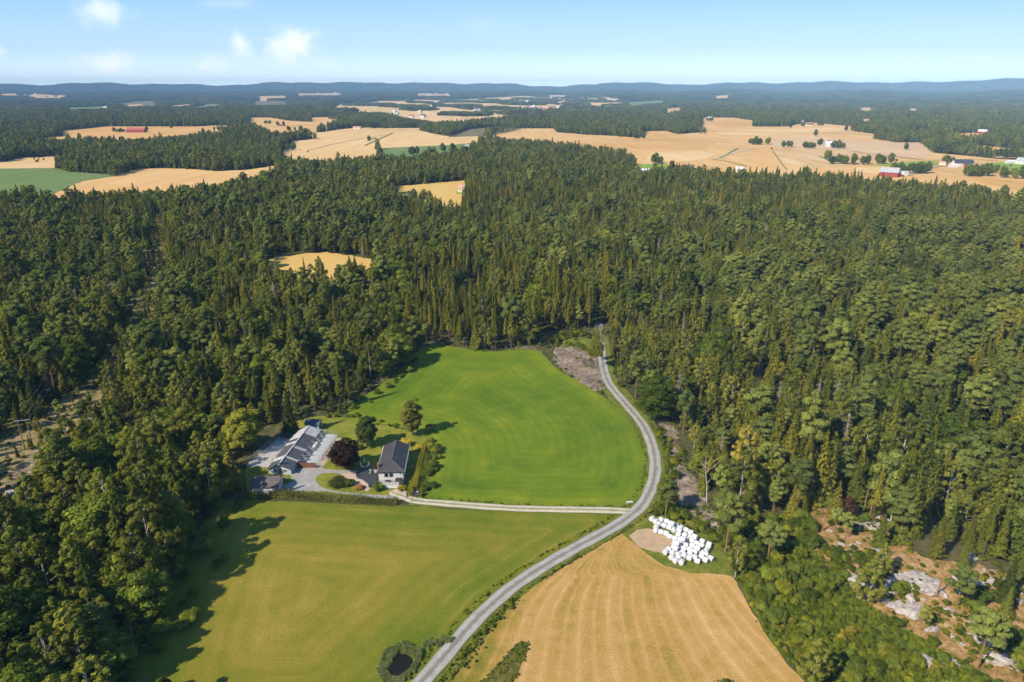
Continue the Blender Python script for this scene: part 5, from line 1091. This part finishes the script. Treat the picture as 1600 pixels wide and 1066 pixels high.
for yy in (2.6, .6):
    z = Ze + (Zr - Ze) * (1 - 1.9 / E_); MB().hexa([(1.3, yy, z + .30), (2.3, yy, z - .14), (2.3, yy + .7, z - .14), (1.3, yy + .7, z + .30), (1.3, yy, z + .40), (2.3, yy, z - .04), (2.3, yy + .7, z - .04), (1.3, yy + .7, z + .40)]).build('roof_window', M['glass'], rf)
MB().box(-3.75, -5.6, 0, -3.26, -4.5, 5.1).build('chimney', M['brick'], root)
MB().tube([(-E_ - .02, -7.45, Ze - .05), (-E_ - .02, 7.45, Ze - .05)], .07).tube([(E_ + .02, -7.45, Ze - .05), (E_ + .02, 7.45, Ze - .05)], .07).build('gutter', M['whitetrim'], root)
for xx in (-1.22, .08): window(root, xx, -7.05, 2.5, 1.2, 1.35, '-x')
window(root, 2.55, -7.05, 2.9, .5, .5, '-x')
for yy in (-4.5, -1, 2.5, 5.2): window(root, 3.25, yy, 2.2, 1.5, 1.1, '+y')
for yy in (-2.0, 1.5, 5.0): window(root, -3.25, yy, 2.2, 1.3, 1.1, '-y')
MB().box(-3.30, -.6, .2, -3.24, .4, 2.3).build('door', M['brownwall'], root)
dk = MB().box(-3.3, -9.7, 1.0, 3.3, -7.06, 1.14).build('deck', M['greydeck'], root)
m = MB(); m.box(-3.35, -9.78, .12, 3.35, -9.71, 1.0)
for k in range(23): xx = -3.3 + k * .3; m.box(xx, -9.77, 1.0, xx + .16, -9.72, 1.42)
m.box(-3.36, -9.80, 1.42, 3.36, -9.68, 1.48); m.box(-3.36, -9.68, .12, -3.31, -7.06, 1.0); m.box(3.31, -9.68, .12, 3.36, -7.06, 1.0); m.build('railing', M['whitetrim'], root)
def on_house(x, y, z): c, s = math.cos(R(2.4)), math.sin(R(2.4)); return (hx + c * x - s * y, hy + s * x + c * y, z)
def sofa(name, label, loc, rz, mat='darkstuff'):
    r = empty(name, loc, rz); tag(r, label, 'furniture'); MB().box(-.8, -.35, .1, .8, .35, .42).build('seat', M[mat], r, .03); MB().box(-.8, .36, .1, .8, .5, .8).build('backrest', M[mat], r, .03)
    for s_ in (-1, 1): MB().box(s_ * .88 - .07, -.35, .0, s_ * .88 + .07, .5, .6).build('armrest', M[mat], r, .02)
sofa('garden_sofa', 'dark sofa on the raised front deck of the bungalow', on_house(2.2, -8.0, 1.14), R(2)); sofa('garden_sofa', 'second dark sofa turned sideways at the deck end', on_house(2.75, -9.0, 1.14), R(-90))
r = empty('deck_table', on_house(-.8, -8.2, 1.14)); tag(r, 'low dark table on the raised front deck', 'table'); MB().box(-.7, -.35, .42, .7, .35, .47).build('table_top', M['darkstuff'], r)
for a in (-.6, .6):
    for b in (-.28, .28): MB().box(a - .03, b - .03, 0, a + .03, b + .03, .415).build('leg', M['darkstuff'], r)
ZH = lambda x, y: (540 + x / 9.69, 680 + y / 9.69)
def prism(pts, z0, z1):
    m = MB(); n = len(pts); b = [(p[0], p[1], z0) for p in pts]; t = [(p[0], p[1], z1) for p in pts]; a = sum(p[0] * q[1] - q[0] * p[1] for p, q in zip(pts, pts[1:] + pts[:1]))
    if a < 0: b, t = b[::-1], t[::-1]
    m.poly(t); m.poly(b[::-1])
    for i in range(n): j = (i + 1) % n; m.poly([b[i], b[j], t[j], t[i]])
    return m
tp = [G(*ZH(*q), .5) for q in [(165, 560), (300, 500), (462, 470), (472, 650), (470, 745), (352, 778), (332, 715), (255, 655), (168, 632)]]
tr = prism(tp, .02, .5).build('terrace', M['deck']); tag(tr, 'dark wooden terrace on the garden side of the bungalow', 'terrace')
fp = [G(*ZH(*q), .5) for q in [(168, 632), (160, 600), (165, 560), (200, 540)]]
m = MB()
for a, b in zip(fp, fp[1:]): m.tube([(a[0], a[1], 1.3), (b[0], b[1], 1.3)], .05); m.tube([(a[0], a[1], .9), (b[0], b[1], .9)], .05); m.tube([(a[0], a[1], 0), (a[0], a[1], 1.35)], .05)
tag(m.build('terrace_fence', M['darkstuff']), 'short dark fence at the outer end of the terrace', 'fence')
def pot(zx, zy, h, r, lab, z=.5):
    x, y = G(*ZH(zx, zy), z); ro = empty('flower_pot', (x, y, z)); tag(ro, lab, 'pot'); MB().tube([(0, 0, 0), (0, 0, h * .6), (0, 0, h * .62), (0, 0, h)], [r * .7, r, r * 1.08, r * 1.08], 12).build('pot', M['whitetrim'], ro)
    v, t = clumps(int(zx), [(0, 0, h + .12)], [r], 60, .1); link('plant', crown_mesh('plant', v, t, C['shrub']), ro)
pot(385, 560, .8, .32, 'white pot standing in the middle of the terrace'); pot(455, 565, .9, .38, 'larger white pot beside the chimney on the terrace'); pot(372, 580, .4, .2, 'small white pot in front of the middle pot')
x, y = G(*ZH(292, 470), .0); r = empty('garden_swing', (x, y, 0), R(20)); tag(r, 'white curved garden seat with a closed parasol beside the copper beech', 'garden seat')
m = MB()
for s_ in (-1, 1): m.tube([(s_ * .25, -.9, .25), (s_ * .95, -.55, .45), (s_ * 1.15, .1, .9), (s_ * .95, .5, 1.2)], [.16, .2, .2, .1], 8)
m.build('curved_seat', M['fabric'], r); MB().tube([(0, .3, 0), (0, .3, 2.5)], .04).build('pole', M['galv'], r); MB().tube([(0, .3, 1.0), (0, .3, 1.5), (0, .3, 2.4)], [.1, .2, .05], 8).build('closed_canopy', M['fabric'], r)
x, y = at(650, 773); r = empty('utility_trailer', (x, y, .02), R(8)); tag(r, 'small dark box trailer parked by the farm gate', 'trailer'); MB().box(-.7, -.9, .4, .7, .9, .55).build('bed', M['galv'], r)
for a in ((-.7, -.9, -.66, .9), (.66, -.9, .7, .9), (-.66, -.9, .66, -.86), (-.66, .86, .66, .9)): MB().box(a[0], a[1], .55, a[2], a[3], 1.15).build('side_panel', M['darkstuff'], r)
for s_ in (-1, 1): MB().tube([(s_ * .72, 0, .3), (s_ * .88, 0, .3)], .3, 14).build('wheel', M['darkstuff'], r)
MB().tube([(0, -.9, .45), (0, -2.0, .45), (0, -2.0, .0)], .04).build('drawbar', M['galv'], r)
x, y = at(642, 779); 
for a, lab in ((0, 'timber post on the hedge side of the farm gate'), (3.4, 'timber post on the field side of the farm gate')): o = MB().box(-.08, -.08, -.2, .08, .08, 1.3).build('gate_post', M['timber'], None, .01, (x + 0.4, y - 1.6 + a, 0)); tag(o, lab, 'post')
x, y = at(984, 786); r = empty('salt_box', (x, y, .0), R(5)); tag(r, 'low pale trough lying in the grass corner near the track junction', 'trough'); MB().box(-.9, -.25, .05, .9, .25, .4).build('trough', M['galv'], r, .03); MB().box(-.8, -.18, .401, .8, .18, .42).build('lid', M['whitetrim'], r)

# ------------------------------------------------------------------ dog kennels
kx, ky, KR = -64.0, 164.2, R(-4.6); kr = empty('kennel_building', (kx, ky, 0), KR); tag(kr, 'long low kennel building with a patched dark and pale gable roof', 'kennel')
w, l, h, rh = 6.2, 22.8, 1.85, 1.2
m = MB(); x_ = w / 2
m.poly([(-x_, 0, 0), (x_, 0, 0), (x_, 0, h), (0, 0, h + rh), (-x_, 0, h)]); m.poly([(x_, l, 0), (-x_, l, 0), (-x_, l, h), (0, l, h + rh), (x_, l, h)]); m.poly([(x_, 0, 0), (x_, l, 0), (x_, l, h), (x_, 0, h)]); m.poly([(-x_, l, 0), (-x_, 0, 0), (-x_, 0, h), (-x_, l, h)]); m.build('wall', M['blue_and_shaded_wall'], kr)  # white kennel boards; the bluish cast of their shade is put into the colour
def kpanel(side, y0, y1, mat, lift=0.0):
    e = x_ + .45; z0 = h - .45 * rh / x_ + .1 + lift; z1 = h + rh + .1 + lift; q = [(0, y0, z1), (side * e, y0, z0), (side * e, y1, z0), (0, y1, z1)]
    MB().slab(q if side > 0 else q[::-1], .1).build('roof_panel', M[mat], kr)
for y0, y1, mt in [(-.5, 3.9, 'felt'), (3.92, 4.7, 'palepanel'), (4.72, 9.6, 'felt'), (9.62, 10.9, 'greyroof'), (10.92, 18.3, 'felt'), (18.32, 23.1, 'palepanel')]: kpanel(1, y0, y1, mt, .05 if mt == 'palepanel' else 0)
for y0, y1, mt in [(-.5, 3.2, 'felt'), (3.22, 5.2, 'palepanel'), (5.22, 12.2, 'felt'), (12.22, 13.6, 'palepanel'), (13.62, 15.6, 'felt'), (15.62, 19.6, 'palepanel'), (19.62, 23.1, 'palepanel')]: kpanel(-1, y0, y1, mt, .05 if mt == 'palepanel' else 0)
MB().box(-.18, -.5, h + rh + .12, .18, 23.1, h + rh + .24).build('ridge_cap', M['palepanel'], kr)
for xx in (-1.4, 1.4): window(kr, xx, 0, 1.15, 1.1, .8, '-x')
MB().box(-.45, -.05, .05, .45, .005, 1.75).build('door', M['brownwall'], kr)
def kloc(x, y, z=0): c, s = math.cos(KR), math.sin(KR); return (kx + c * x - s * y, ky + s * x + c * y, z)
def run(side, y0, y1, wd, lab, grp):
    r = empty('dog_run', kloc(side * (x_ + .02), y0), KR); tag(r, lab, 'dog run', grp); s = side; L = y1 - y0 - .06
    m = MB(); a, b = sorted((s * .03, s * wd)); m.box(a, 0, .06, b, L, .14); m.build('floor_slab', M['concrete'] if side > 0 else M['pinkcon'], r)
    m = MB()
    for q in range(int(wd / 1.3) + 1): xx = s * min(.08 + q * 1.3, wd - .05); m.tube([(xx, 0, .14), (xx, 0, 1.9)], .025, 4)
    m.tube([(s * .05, 0, 1.9), (s * wd, 0, 1.9)], .025, 4); m.tube([(s * .05, 0, 1.0), (s * wd, 0, 1.0)], .02, 4); m.tube([(s * wd, 0, 1.9), (s * wd, L, 1.9)], .025, 4); m.tube([(s * wd, 0, 1.0), (s * wd, L, 1.0)], .02, 4)
    for q in range(4): yy = L * (q + .5) / 4; m.tube([(s * wd, yy, .14), (s * wd, yy, 1.9)], .02, 4)
    for q in range(5): yy = L * (q + .5) / 5; m.tube([(s * .05, yy, 1.9), (s * wd, yy, 1.9)], .012, 4)
    m.build('wire_fence', M['galv'], r); a, b = sorted((s * .05, s * 1.7)); MB().hexa([(a, L - .1, .14), (b, L - .1, .14), (b, L - .05, .14), (a, L - .05, .14), (a, L - .1, 1.9 if s > 0 else 1.2), (b, L - .1, 1.2 if s > 0 else 1.9), (b, L - .05, 1.2 if s > 0 else 1.9), (a, L - .05, 1.9 if s > 0 else 1.2)]).build('partition', M['greydeck'], r)
for k in range(7): y0 = 4.6 + k * 2.72; run(1, y0, y0 + 2.72, 5.4, 'fenced concrete dog run on the yard side of the kennels', 'dog runs on the yard side of the kennels')
for k in range(7): y0 = 3.2 + k * 2.72; run(-1, y0, y0 + 2.72, 8.2 - .45 * k, 'shaded stained dog run on the wood side of the kennels', 'dog runs on the wood side of the kennels')
o = MB().box(3.3, 3.95, 0, 8.8, 4.05, 1.5).box(3.3, 3.9, 1.5, 8.8, 4.1, 1.56).build('board_fence', M['brownwall'], None, 0, (kx, ky, 0), KR); tag(o, 'brown board fence closing the front end of the dog runs', 'fence')
o = MB().tube([(0, 0, .35), (0, 9.0, .35)], .05).tube([(0, 0, 1.2), (0, 9, 1.2)], .05)
for q in range(7): o.tube([(0, q * 1.5, 0), (0, q * 1.5, 1.4)], .06)
o = o.build('rail_fence', M['timber'], None, 0, kloc(9.0, 8), KR); tag(o, 'low timber rail fence between the dog runs and the pink gravel path', 'fence')
c_ = kloc(4.2, 15.2); o = MB().box(-.5, -1.5, .14, .5, 1.5, 1.0).box(-.6, -1.6, 1.0, .6, 1.6, 1.1).build('dog_house', M['cream'], None, .02, c_, KR); tag(o, 'pale cream dog house inside the yard side runs', 'dog house')
building('garden_shed', 'small pale blue shed with a blue grey roof behind the kennels', 'shed', 491, 669, 2.8, 4.2, 2.0, .9, 84, 'blue_and_shaded_wall', 'slateblue', 0, False)
g = building('garage', 'low white garage with a brown roof behind the front hedge', 'garage', 419, 764, 5.2, 6.6, 2.2, 1.3, 94, 'white', 'brownroof', 0, False, door=False)
window(g, 0, -3.3, 1.9, .8, .7, '-x'); MB().box(-1.6, -3.36, .05, 1.6, -3.29, .9).build('garage_door', M['whitetrim'], g)
x, y = at(443, 752); tag(MB().box(-.6, -.5, 0, .6, .5, .9).box(-.7, -.6, .9, .7, .6, 1.0).build('compost_bin', M['timber'], None, .02, (x, y, 0), .2), 'small timber bin behind the garage', 'bin')

# ------------------------------------------------------------------ far farms and villages
B_ = building
B_('barn', 'long red barn with a red roof in the golden field', 'barn', 214, 207, 14, 44, 6, 5, 86, 'redwall', 'redroof', 0, False); B_('barn', 'dark low shed at the end of the long red barn', 'barn', 187, 206, 10, 22, 3.5, 2.5, 86, 'brownwall', 'darkroof', 0, False)
B_('farmhouse', 'white farmhouse with a red roof at the tip of the round wood', 'house', 117, 241, 9, 12, 5.5, 3.5, 30, 'white', 'redroof', 3); B_('farmhouse', 'white farmhouse half hidden by dark trees west of the lane', 'house', 350, 204, 9, 16, 5.5, 3, 80, 'white', 'darkroof', 3); B_('barn', 'pale outbuilding beside the half hidden white farmhouse', 'barn', 340, 204, 8, 14, 4, 3, 60, 'cream', 'greyroof', 0, False)
B_('barn', 'red and white barn with a pale grey roof on the forest rim', 'barn', 735, 236, 13, 20, 5.5, 4.5, 50, 'redwall', 'greyroof', 2, False); B_('farmhouse', 'white house peeking over the spruce tops beside the farm lane', 'house', 773, 233, 9, 11, 5, 3.5, 60, 'white', 'darkroof', 2); B_('farmhouse', 'red farmhouse with a dark roof below the fallow strip', 'house', 694, 209, 10, 16, 5, 3.5, 70, 'redwall', 'darkroof', 3)
B_('farmhouse', 'cream house with a pink tiled roof in the grain clearing', 'house', 725, 300, 8.5, 10, 4, 3.2, 70, 'cream', 'pinkroof', 3); B_('farmhouse', 'white farmhouse between two dark tree clumps on pale stubble', 'house', 1297, 229, 11, 16, 5.5, 3.5, 60, 'white', 'paleroof', 3)
B_('barn', 'large red barn with a half pale half dark roof near the forest rim', 'barn', 1389, 276, 14, 20, 5.5, 5, 55, 'redwall', 'greyroof', 2, False); B_('outbuilding', 'small red and white outbuilding right beside the large red barn', 'shed', 1405, 276, 6, 8, 3, 2, 80, 'redwall', 'paleroof', 1, False); B_('outbuilding', 'white low outbuilding behind the small red one', 'shed', 1411, 274, 6, 10, 3, 2, 80, 'white', 'greyroof', 1, False)
B_('farmhouse', 'long white house with a black roof behind a green clump', 'house', 1503, 260, 11, 24, 4.5, 4.5, 82, 'white', 'darkroof', 4); B_('outbuilding', 'small red shed joined to the black roofed white house', 'shed', 1512, 262, 7, 8, 3.5, 2.5, 82, 'redwall', 'darkroof', 0, False); B_('outbuilding', 'white flat shed in front of the black roofed house', 'shed', 1489, 262, 6, 10, 3, 1.2, 82, 'white', 'paleroof', 0, False); B_('outbuilding', 'pinkish shed on the lane west of the black roofed house', 'shed', 1472, 258, 6, 8, 3, 2, 60, 'cream', 'pinkroof', 0, False)
B_('farmhouse', 'red farmhouse below the wooded knoll in the golden land', 'house', 1098, 206, 9, 14, 5, 3.5, 70, 'redwall', 'redroof', 2); B_('farmhouse', 'cream farmhouse at the far corner of the golden land', 'house', 1097, 183, 12, 18, 6, 4, 60, 'cream', 'redroof', 2); B_('farmhouse', 'red farmhouse next to the cream farmhouse', 'house', 1109, 187, 10, 18, 5, 4, 80, 'redwall', 'paleroof', 2); B_('farmhouse', 'white farmhouse by the dark wood edge across the valley', 'house', 1198, 197, 10, 16, 5, 3.5, 70, 'white', 'darkroof', 2)
B_('farmhouse', 'pink roofed farm at the top edge of the golden land', 'house', 1250, 193, 10, 20, 5, 3.5, 85, 'cream', 'pinkroof', 2); B_('farmhouse', 'low brick coloured house in a tree row', 'house', 1265, 197, 9, 20, 4, 3, 85, 'cream', 'brownroof', 2); B_('farmhouse', 'white house at the lane beside the long wooded strip', 'house', 1417, 208, 9, 14, 4.5, 3, 80, 'white', 'greyroof', 2); B_('barn', 'red barn with white roof on the slope at the wood edge', 'barn', 1535, 209, 11, 18, 5, 4, 40, 'redwall', 'paleroof', 0, False)
B_('farmhouse', 'white house at the valley road on the eastern rim', 'house', 1597, 257, 10, 14, 5, 4, 40, 'white', 'greyroof', 2); B_('outbuilding', 'white low shed beside the valley road', 'shed', 1583, 256, 7, 20, 3, 1.5, 88, 'white', 'paleroof', 0, False); B_('farmhouse', 'white cottage between tree tops at the forest rim', 'house', 1077, 267, 8, 11, 4.5, 3, 70, 'white', 'brownroof', 2); B_('farmhouse', 'red roofed cottage next to the white cottage on the rim', 'house', 1070, 266, 8, 10, 4, 3, 30, 'white', 'redroof', 2); B_('farmhouse', 'white cottage standing alone among birches on the rim', 'house', 1155, 269, 7, 9, 4, 2.5, 60, 'white', 'paleroof', 2)
B_('greenhouse', 'long pale greenhouse on the lime green plot', 'greenhouse', 1006, 270, 8, 22, 3, 2, 84, 'white', 'paleroof', 0, False, door=False); B_('barn', 'pale shed between distant fields on the western side', 'barn', 96, 170, 16, 40, 5, 3, 88, 'white', 'paleroof', 0, False); B_('barn', 'cream shed east of the pale distant shed', 'barn', 166, 168.5, 14, 30, 5, 3, 88, 'cream', 'paleroof', 0, False); B_('barn', 'white distant shed on the western wood', 'barn', 18, 175, 12, 26, 5, 3, 88, 'white', 'paleroof', 0, False)
B_('farmhouse', 'tiny red farm in the trees beside the tapering field', 'house', 441, 197, 9, 14, 4.5, 3, 80, 'redwall', 'pinkroof', 1); B_('farmhouse', 'pinkish farm on the golden field west of the red farmhouse', 'house', 558, 202, 9, 20, 4, 3, 85, 'cream', 'pinkroof', 1); B_('farmhouse', 'tiny white house on the far western slope', 'house', 409, 149, 14, 20, 7, 4, 60, 'white', 'paleroof', 0)
B_('farmhouse', 'cream house on a clearing east of the wooded knoll', 'house', 1016, 183, 12, 14, 7, 4, 60, 'cream', 'pinkroof', 0); B_('farmhouse', 'cream house in the wood beyond the knoll', 'house', 1062, 186, 12, 14, 8, 4, 60, 'cream', 'pinkroof', 0); B_('farmhouse', 'white villa alone in the eastern wood', 'house', 1566, 174, 14, 16, 11, 4, 60, 'white', 'paleroof', 0)
rb = random.Random(9); WM = [('white', 'darkroof'), ('white', 'paleroof'), ('white', 'redroof'), ('cream', 'pinkroof'), ('white', 'greyroof'), ('redwall', 'darkroof')]
protos = []
for a, b in WM: protos.append((gable_walls(9, 13, 5.5, 3.2).mesh('wall', M[a]), gable_roof(9, 13, 5.5, 3.2).mesh('roof', M[b])))
for (x0, y0, x1, y1, n, nm) in [(738, 168.5, 880, 177, 44, 'village house among the distant golden fields'), (855, 153, 912, 164, 18, 'village house on the far golden slope'), (465, 143.6, 532, 147.5, 26, 'far hillside village house above the western woods'), (652, 145.8, 704, 148.8, 12, 'far hillside village house above the middle woods'),
                                (785, 157, 850, 164, 12, 'village house between the distant golden strips'), (560, 158, 715, 163, 10, 'farm building on the long distant golden strip'), (610, 174, 690, 189, 8, 'farm building among the scattered golden fields'), (948, 165, 984, 169.5, 6, 'house on the small golden field beyond the knoll'), (32, 149, 110, 153, 6, 'far farm building on the western golden strip')]:
    for k in range(n):
        x, y = at(rb.uniform(x0, x1), rb.uniform(y0, y1)); a, b = protos[rb.choice([0, 1, 1, 1, 2, 3, 4, 5])]; s = rb.uniform(1.0, 1.6) * (1.3 if y > 6500 else 1)
        r = empty('village_house', (x, y, float(H(x, y)) + .3), rb.uniform(0, 3.14)); r.scale = (s, s, s); tag(r, nm, 'house', nm); link('wall', a, r); link('roof', b, r)

# lone trees and copses standing in the far fields
COPSE = [(1185, 226, 16, 18, 'tree in the copse at the middle of the golden land'), (1264, 232, 6, 12, 'tree west of the white farmhouse on pale stubble'), (1285, 228, 5, 8, 'tree behind the white farmhouse on pale stubble'), (1309, 232, 9, 11, 'tree east of the white farmhouse on pale stubble'), (1229, 231, 4, 7, 'tree in the small group on the golden slope'), (1205, 234, 2, 5, 'bush near the small group on the golden slope'),
         (1290, 249, 4, 9, 'tree above the swathed stubble'), (1316, 257, 9, 13, 'tree in the round copse on the swathed stubble'), (1344, 257, 6, 9, 'tree in the short hedgerow'), (1374, 256, 8, 14, 'tree in the long hedgerow by the lime meadow'), (1399, 253, 2, 4, 'bush at the end of the lime meadow'), (1418, 235, 2, 3, 'lone round tree on pale stubble'), (1274, 214, 1, 1, 'lone tree on the far golden slope'), (1423, 271, 18, 17, 'tree in the big clump behind the large red barn'),
         (1482, 258, 4, 5, 'tree west of the black roofed house'), (1526, 275, 14, 15, 'tree in the clump before the black roofed house'), (1548, 271, 4, 6, 'tree at the end of the clump near the black roofed house'), (1576, 278, 4, 6, 'tree in the pair of clumps on the eastern grain'), (1591, 280, 3, 5, 'tree in the outer clump on the eastern grain'), (1560, 248, 1, 1, 'lone tree at the valley road bend'), (1545, 261, 5, 25, 'bush along the valley road'),
         (1283, 197, 4, 14, 'tree in the row at the top of the golden land'), (1256, 198, 3, 5, 'tree beside the pink roofed farm'), (1235, 201, 1, 1, 'lone tree below the pink roofed farm'), (1328, 205, 4, 10, 'tree at the far lane bend'), (768, 213, 2, 3, 'tree at the junction of the farm lane'), (969, 215, 2, 6, 'bush on the rise of the golden land'), (996, 217, 5, 14, 'tree at the foot of the wooded knoll'), (1030, 256, 5, 7, 'dark clipped tree beside the greenhouse plot'),
         (672, 241, 3, 6, 'tree west of the barn on the forest rim'), (694, 238, 2, 5, 'tree beside the barn on the forest rim'), (707, 239, 3, 5, 'tree near the grey roofed barn'), (650, 243, 3, 7, 'tree on the edge of the green meadow'), (760, 236, 3, 4, 'tree between the barn and the white house'), (747, 238, 2, 4, 'tree right behind the grey roofed barn'), (577, 222, 1, 1, 'lone tree on the wide golden field'), (598, 219, 4, 20, 'bush along the diagonal ditch'), (268, 202, 1, 1, 'lone round tree in the red barn field'),
         (456, 235, 3, 6, 'tree east of the round wood'), (481, 239, 1, 1, 'lone bush in the wide golden field'), (418, 194, 6, 16, 'tree in the belt behind the white farm'), (439, 197, 4, 9, 'tree around the tiny red farm'), (462, 205, 6, 16, 'tree in the spinney east of the white farm'), (476, 218, 9, 18, 'tree in the hedgerow crossing the wide golden field'), (351, 205, 9, 22, 'tree around the half hidden white farm'), (319, 211, 5, 12, 'tree at the edge of the red barn field'), (54, 254, 2, 4, 'bush in the small golden field'), (72, 250, 4, 14, 'bush on the ridge of the small golden field'),
         (125, 219, 1, 1, 'lone tree below the red barn field'), (184, 207, 3, 8, 'tree at the end of the red barn'), (229, 205, 2, 3, 'tree against the gable of the red barn'), (1566, 312, 1, 1, 'lone spreading tree at the eastern forest rim'), (1592, 318, 3, 5, 'big tree at the outer eastern rim'), (1098, 209, 4, 10, 'tree beside the red farmhouse under the knoll'), (1109, 190, 3, 9, 'tree among the far corner farms')]
for px, py, n, rad, lab in COPSE:
    cx, cy = at(px, py)
    for k in range(n):
        a = rb.uniform(0, 6.28); q = rad * math.sqrt(rb.random()) if n > 1 else 0; x, y = cx + math.cos(a) * q * 1.3, cy + math.sin(a) * q * .7; bush_ = 'bush' in lab; s = rb.uniform(.7, 1.05) * (.35 if bush_ else 1)
        plant('broad_lo', k, x, y, s, rb.uniform(.95, 1.25), rb.uniform(0, 6.28), 'dark green ' + lab, 'tree', lab if n > 1 else None, name='shrub' if bush_ else 'broadleaf_tree')

# ------------------------------------------------------------------ power line
pp = [(at(-60, 800), 9), (at(46, 702), 9.5), (at(120, 572), 10), (at(156, 522), 10.5), (at(184, 478), 11), (at(236, 420), 11)]
tops = []
labs = ['', 'timber double pole nearest the felled ground with a steel crossbar', 'timber double pole between birches on the open strip', 'timber double pole in the middle of the open strip', 'timber double pole rising from the dense young spruces', 'farthest timber double pole where the strip narrows']
for k, ((x, y), h) in enumerate(pp):
    a, b = pp[max(k - 1, 0)][0], pp[min(k + 1, len(pp) - 1)][0]; an = math.atan2(b[1] - a[1], b[0] - a[0]) + math.pi / 2; z = float(H(x, y)); tops.append([(x + math.cos(an) * q, y + math.sin(an) * q, z + h + .15) for q in (-1.8, 0, 1.8)])
    if k == 0: continue
    r = empty('power_pole', (x, y, z), an); tag(r, labs[k], 'power pole')
    for s_ in (-1.1, 1.1): MB().tube([(s_, 0, -.3), (s_, 0, h)], [.16, .11], 7).build('post', M['timber'], r)
    MB().box(-2.1, -.08, h - .12, 2.1, .08, h + .02).build('crossbar', M['galv'], r)
    for q in (-1.8, 0, 1.8): MB().tube([(q, 0, h + .02), (q, 0, h + .2)], .06, 6).build('insulator', M['whitetrim'], r)
for i in range(3):
    m = MB()
    for a, b in zip(tops, tops[1:]):
        A, Bv = Vector(a[i]), Vector(b[i]); pts = [A.lerp(Bv, t / 8) - Vector((0, 0, 1.2 * 4 * (t / 8) * (1 - t / 8))) for t in range(9)]; m.tube(pts, .018, 4)
    tag(m.build('power_cable', M['galv']), ['western', 'middle', 'eastern'][i] + ' thin power cable strung over the open strip', 'cable')

# ------------------------------------------------------------------ haze
m, t = material('haze'); v = t.new('ShaderNodeVolumePrincipled'); v.inputs['Color'].default_value = (.40, .68, 1.0, 1); v.inputs['Density'].default_value = HAZE_DENSITY; v.inputs['Anisotropy'].default_value = -0.35; t.l.new(v.outputs[0], t.outn.inputs['Volume'])
o = MB().box(-15800, -15800, -25, 15800, 15800, 275).build('haze', m); tag(o, 'thin blue summer haze over the far woods', kind='stuff')
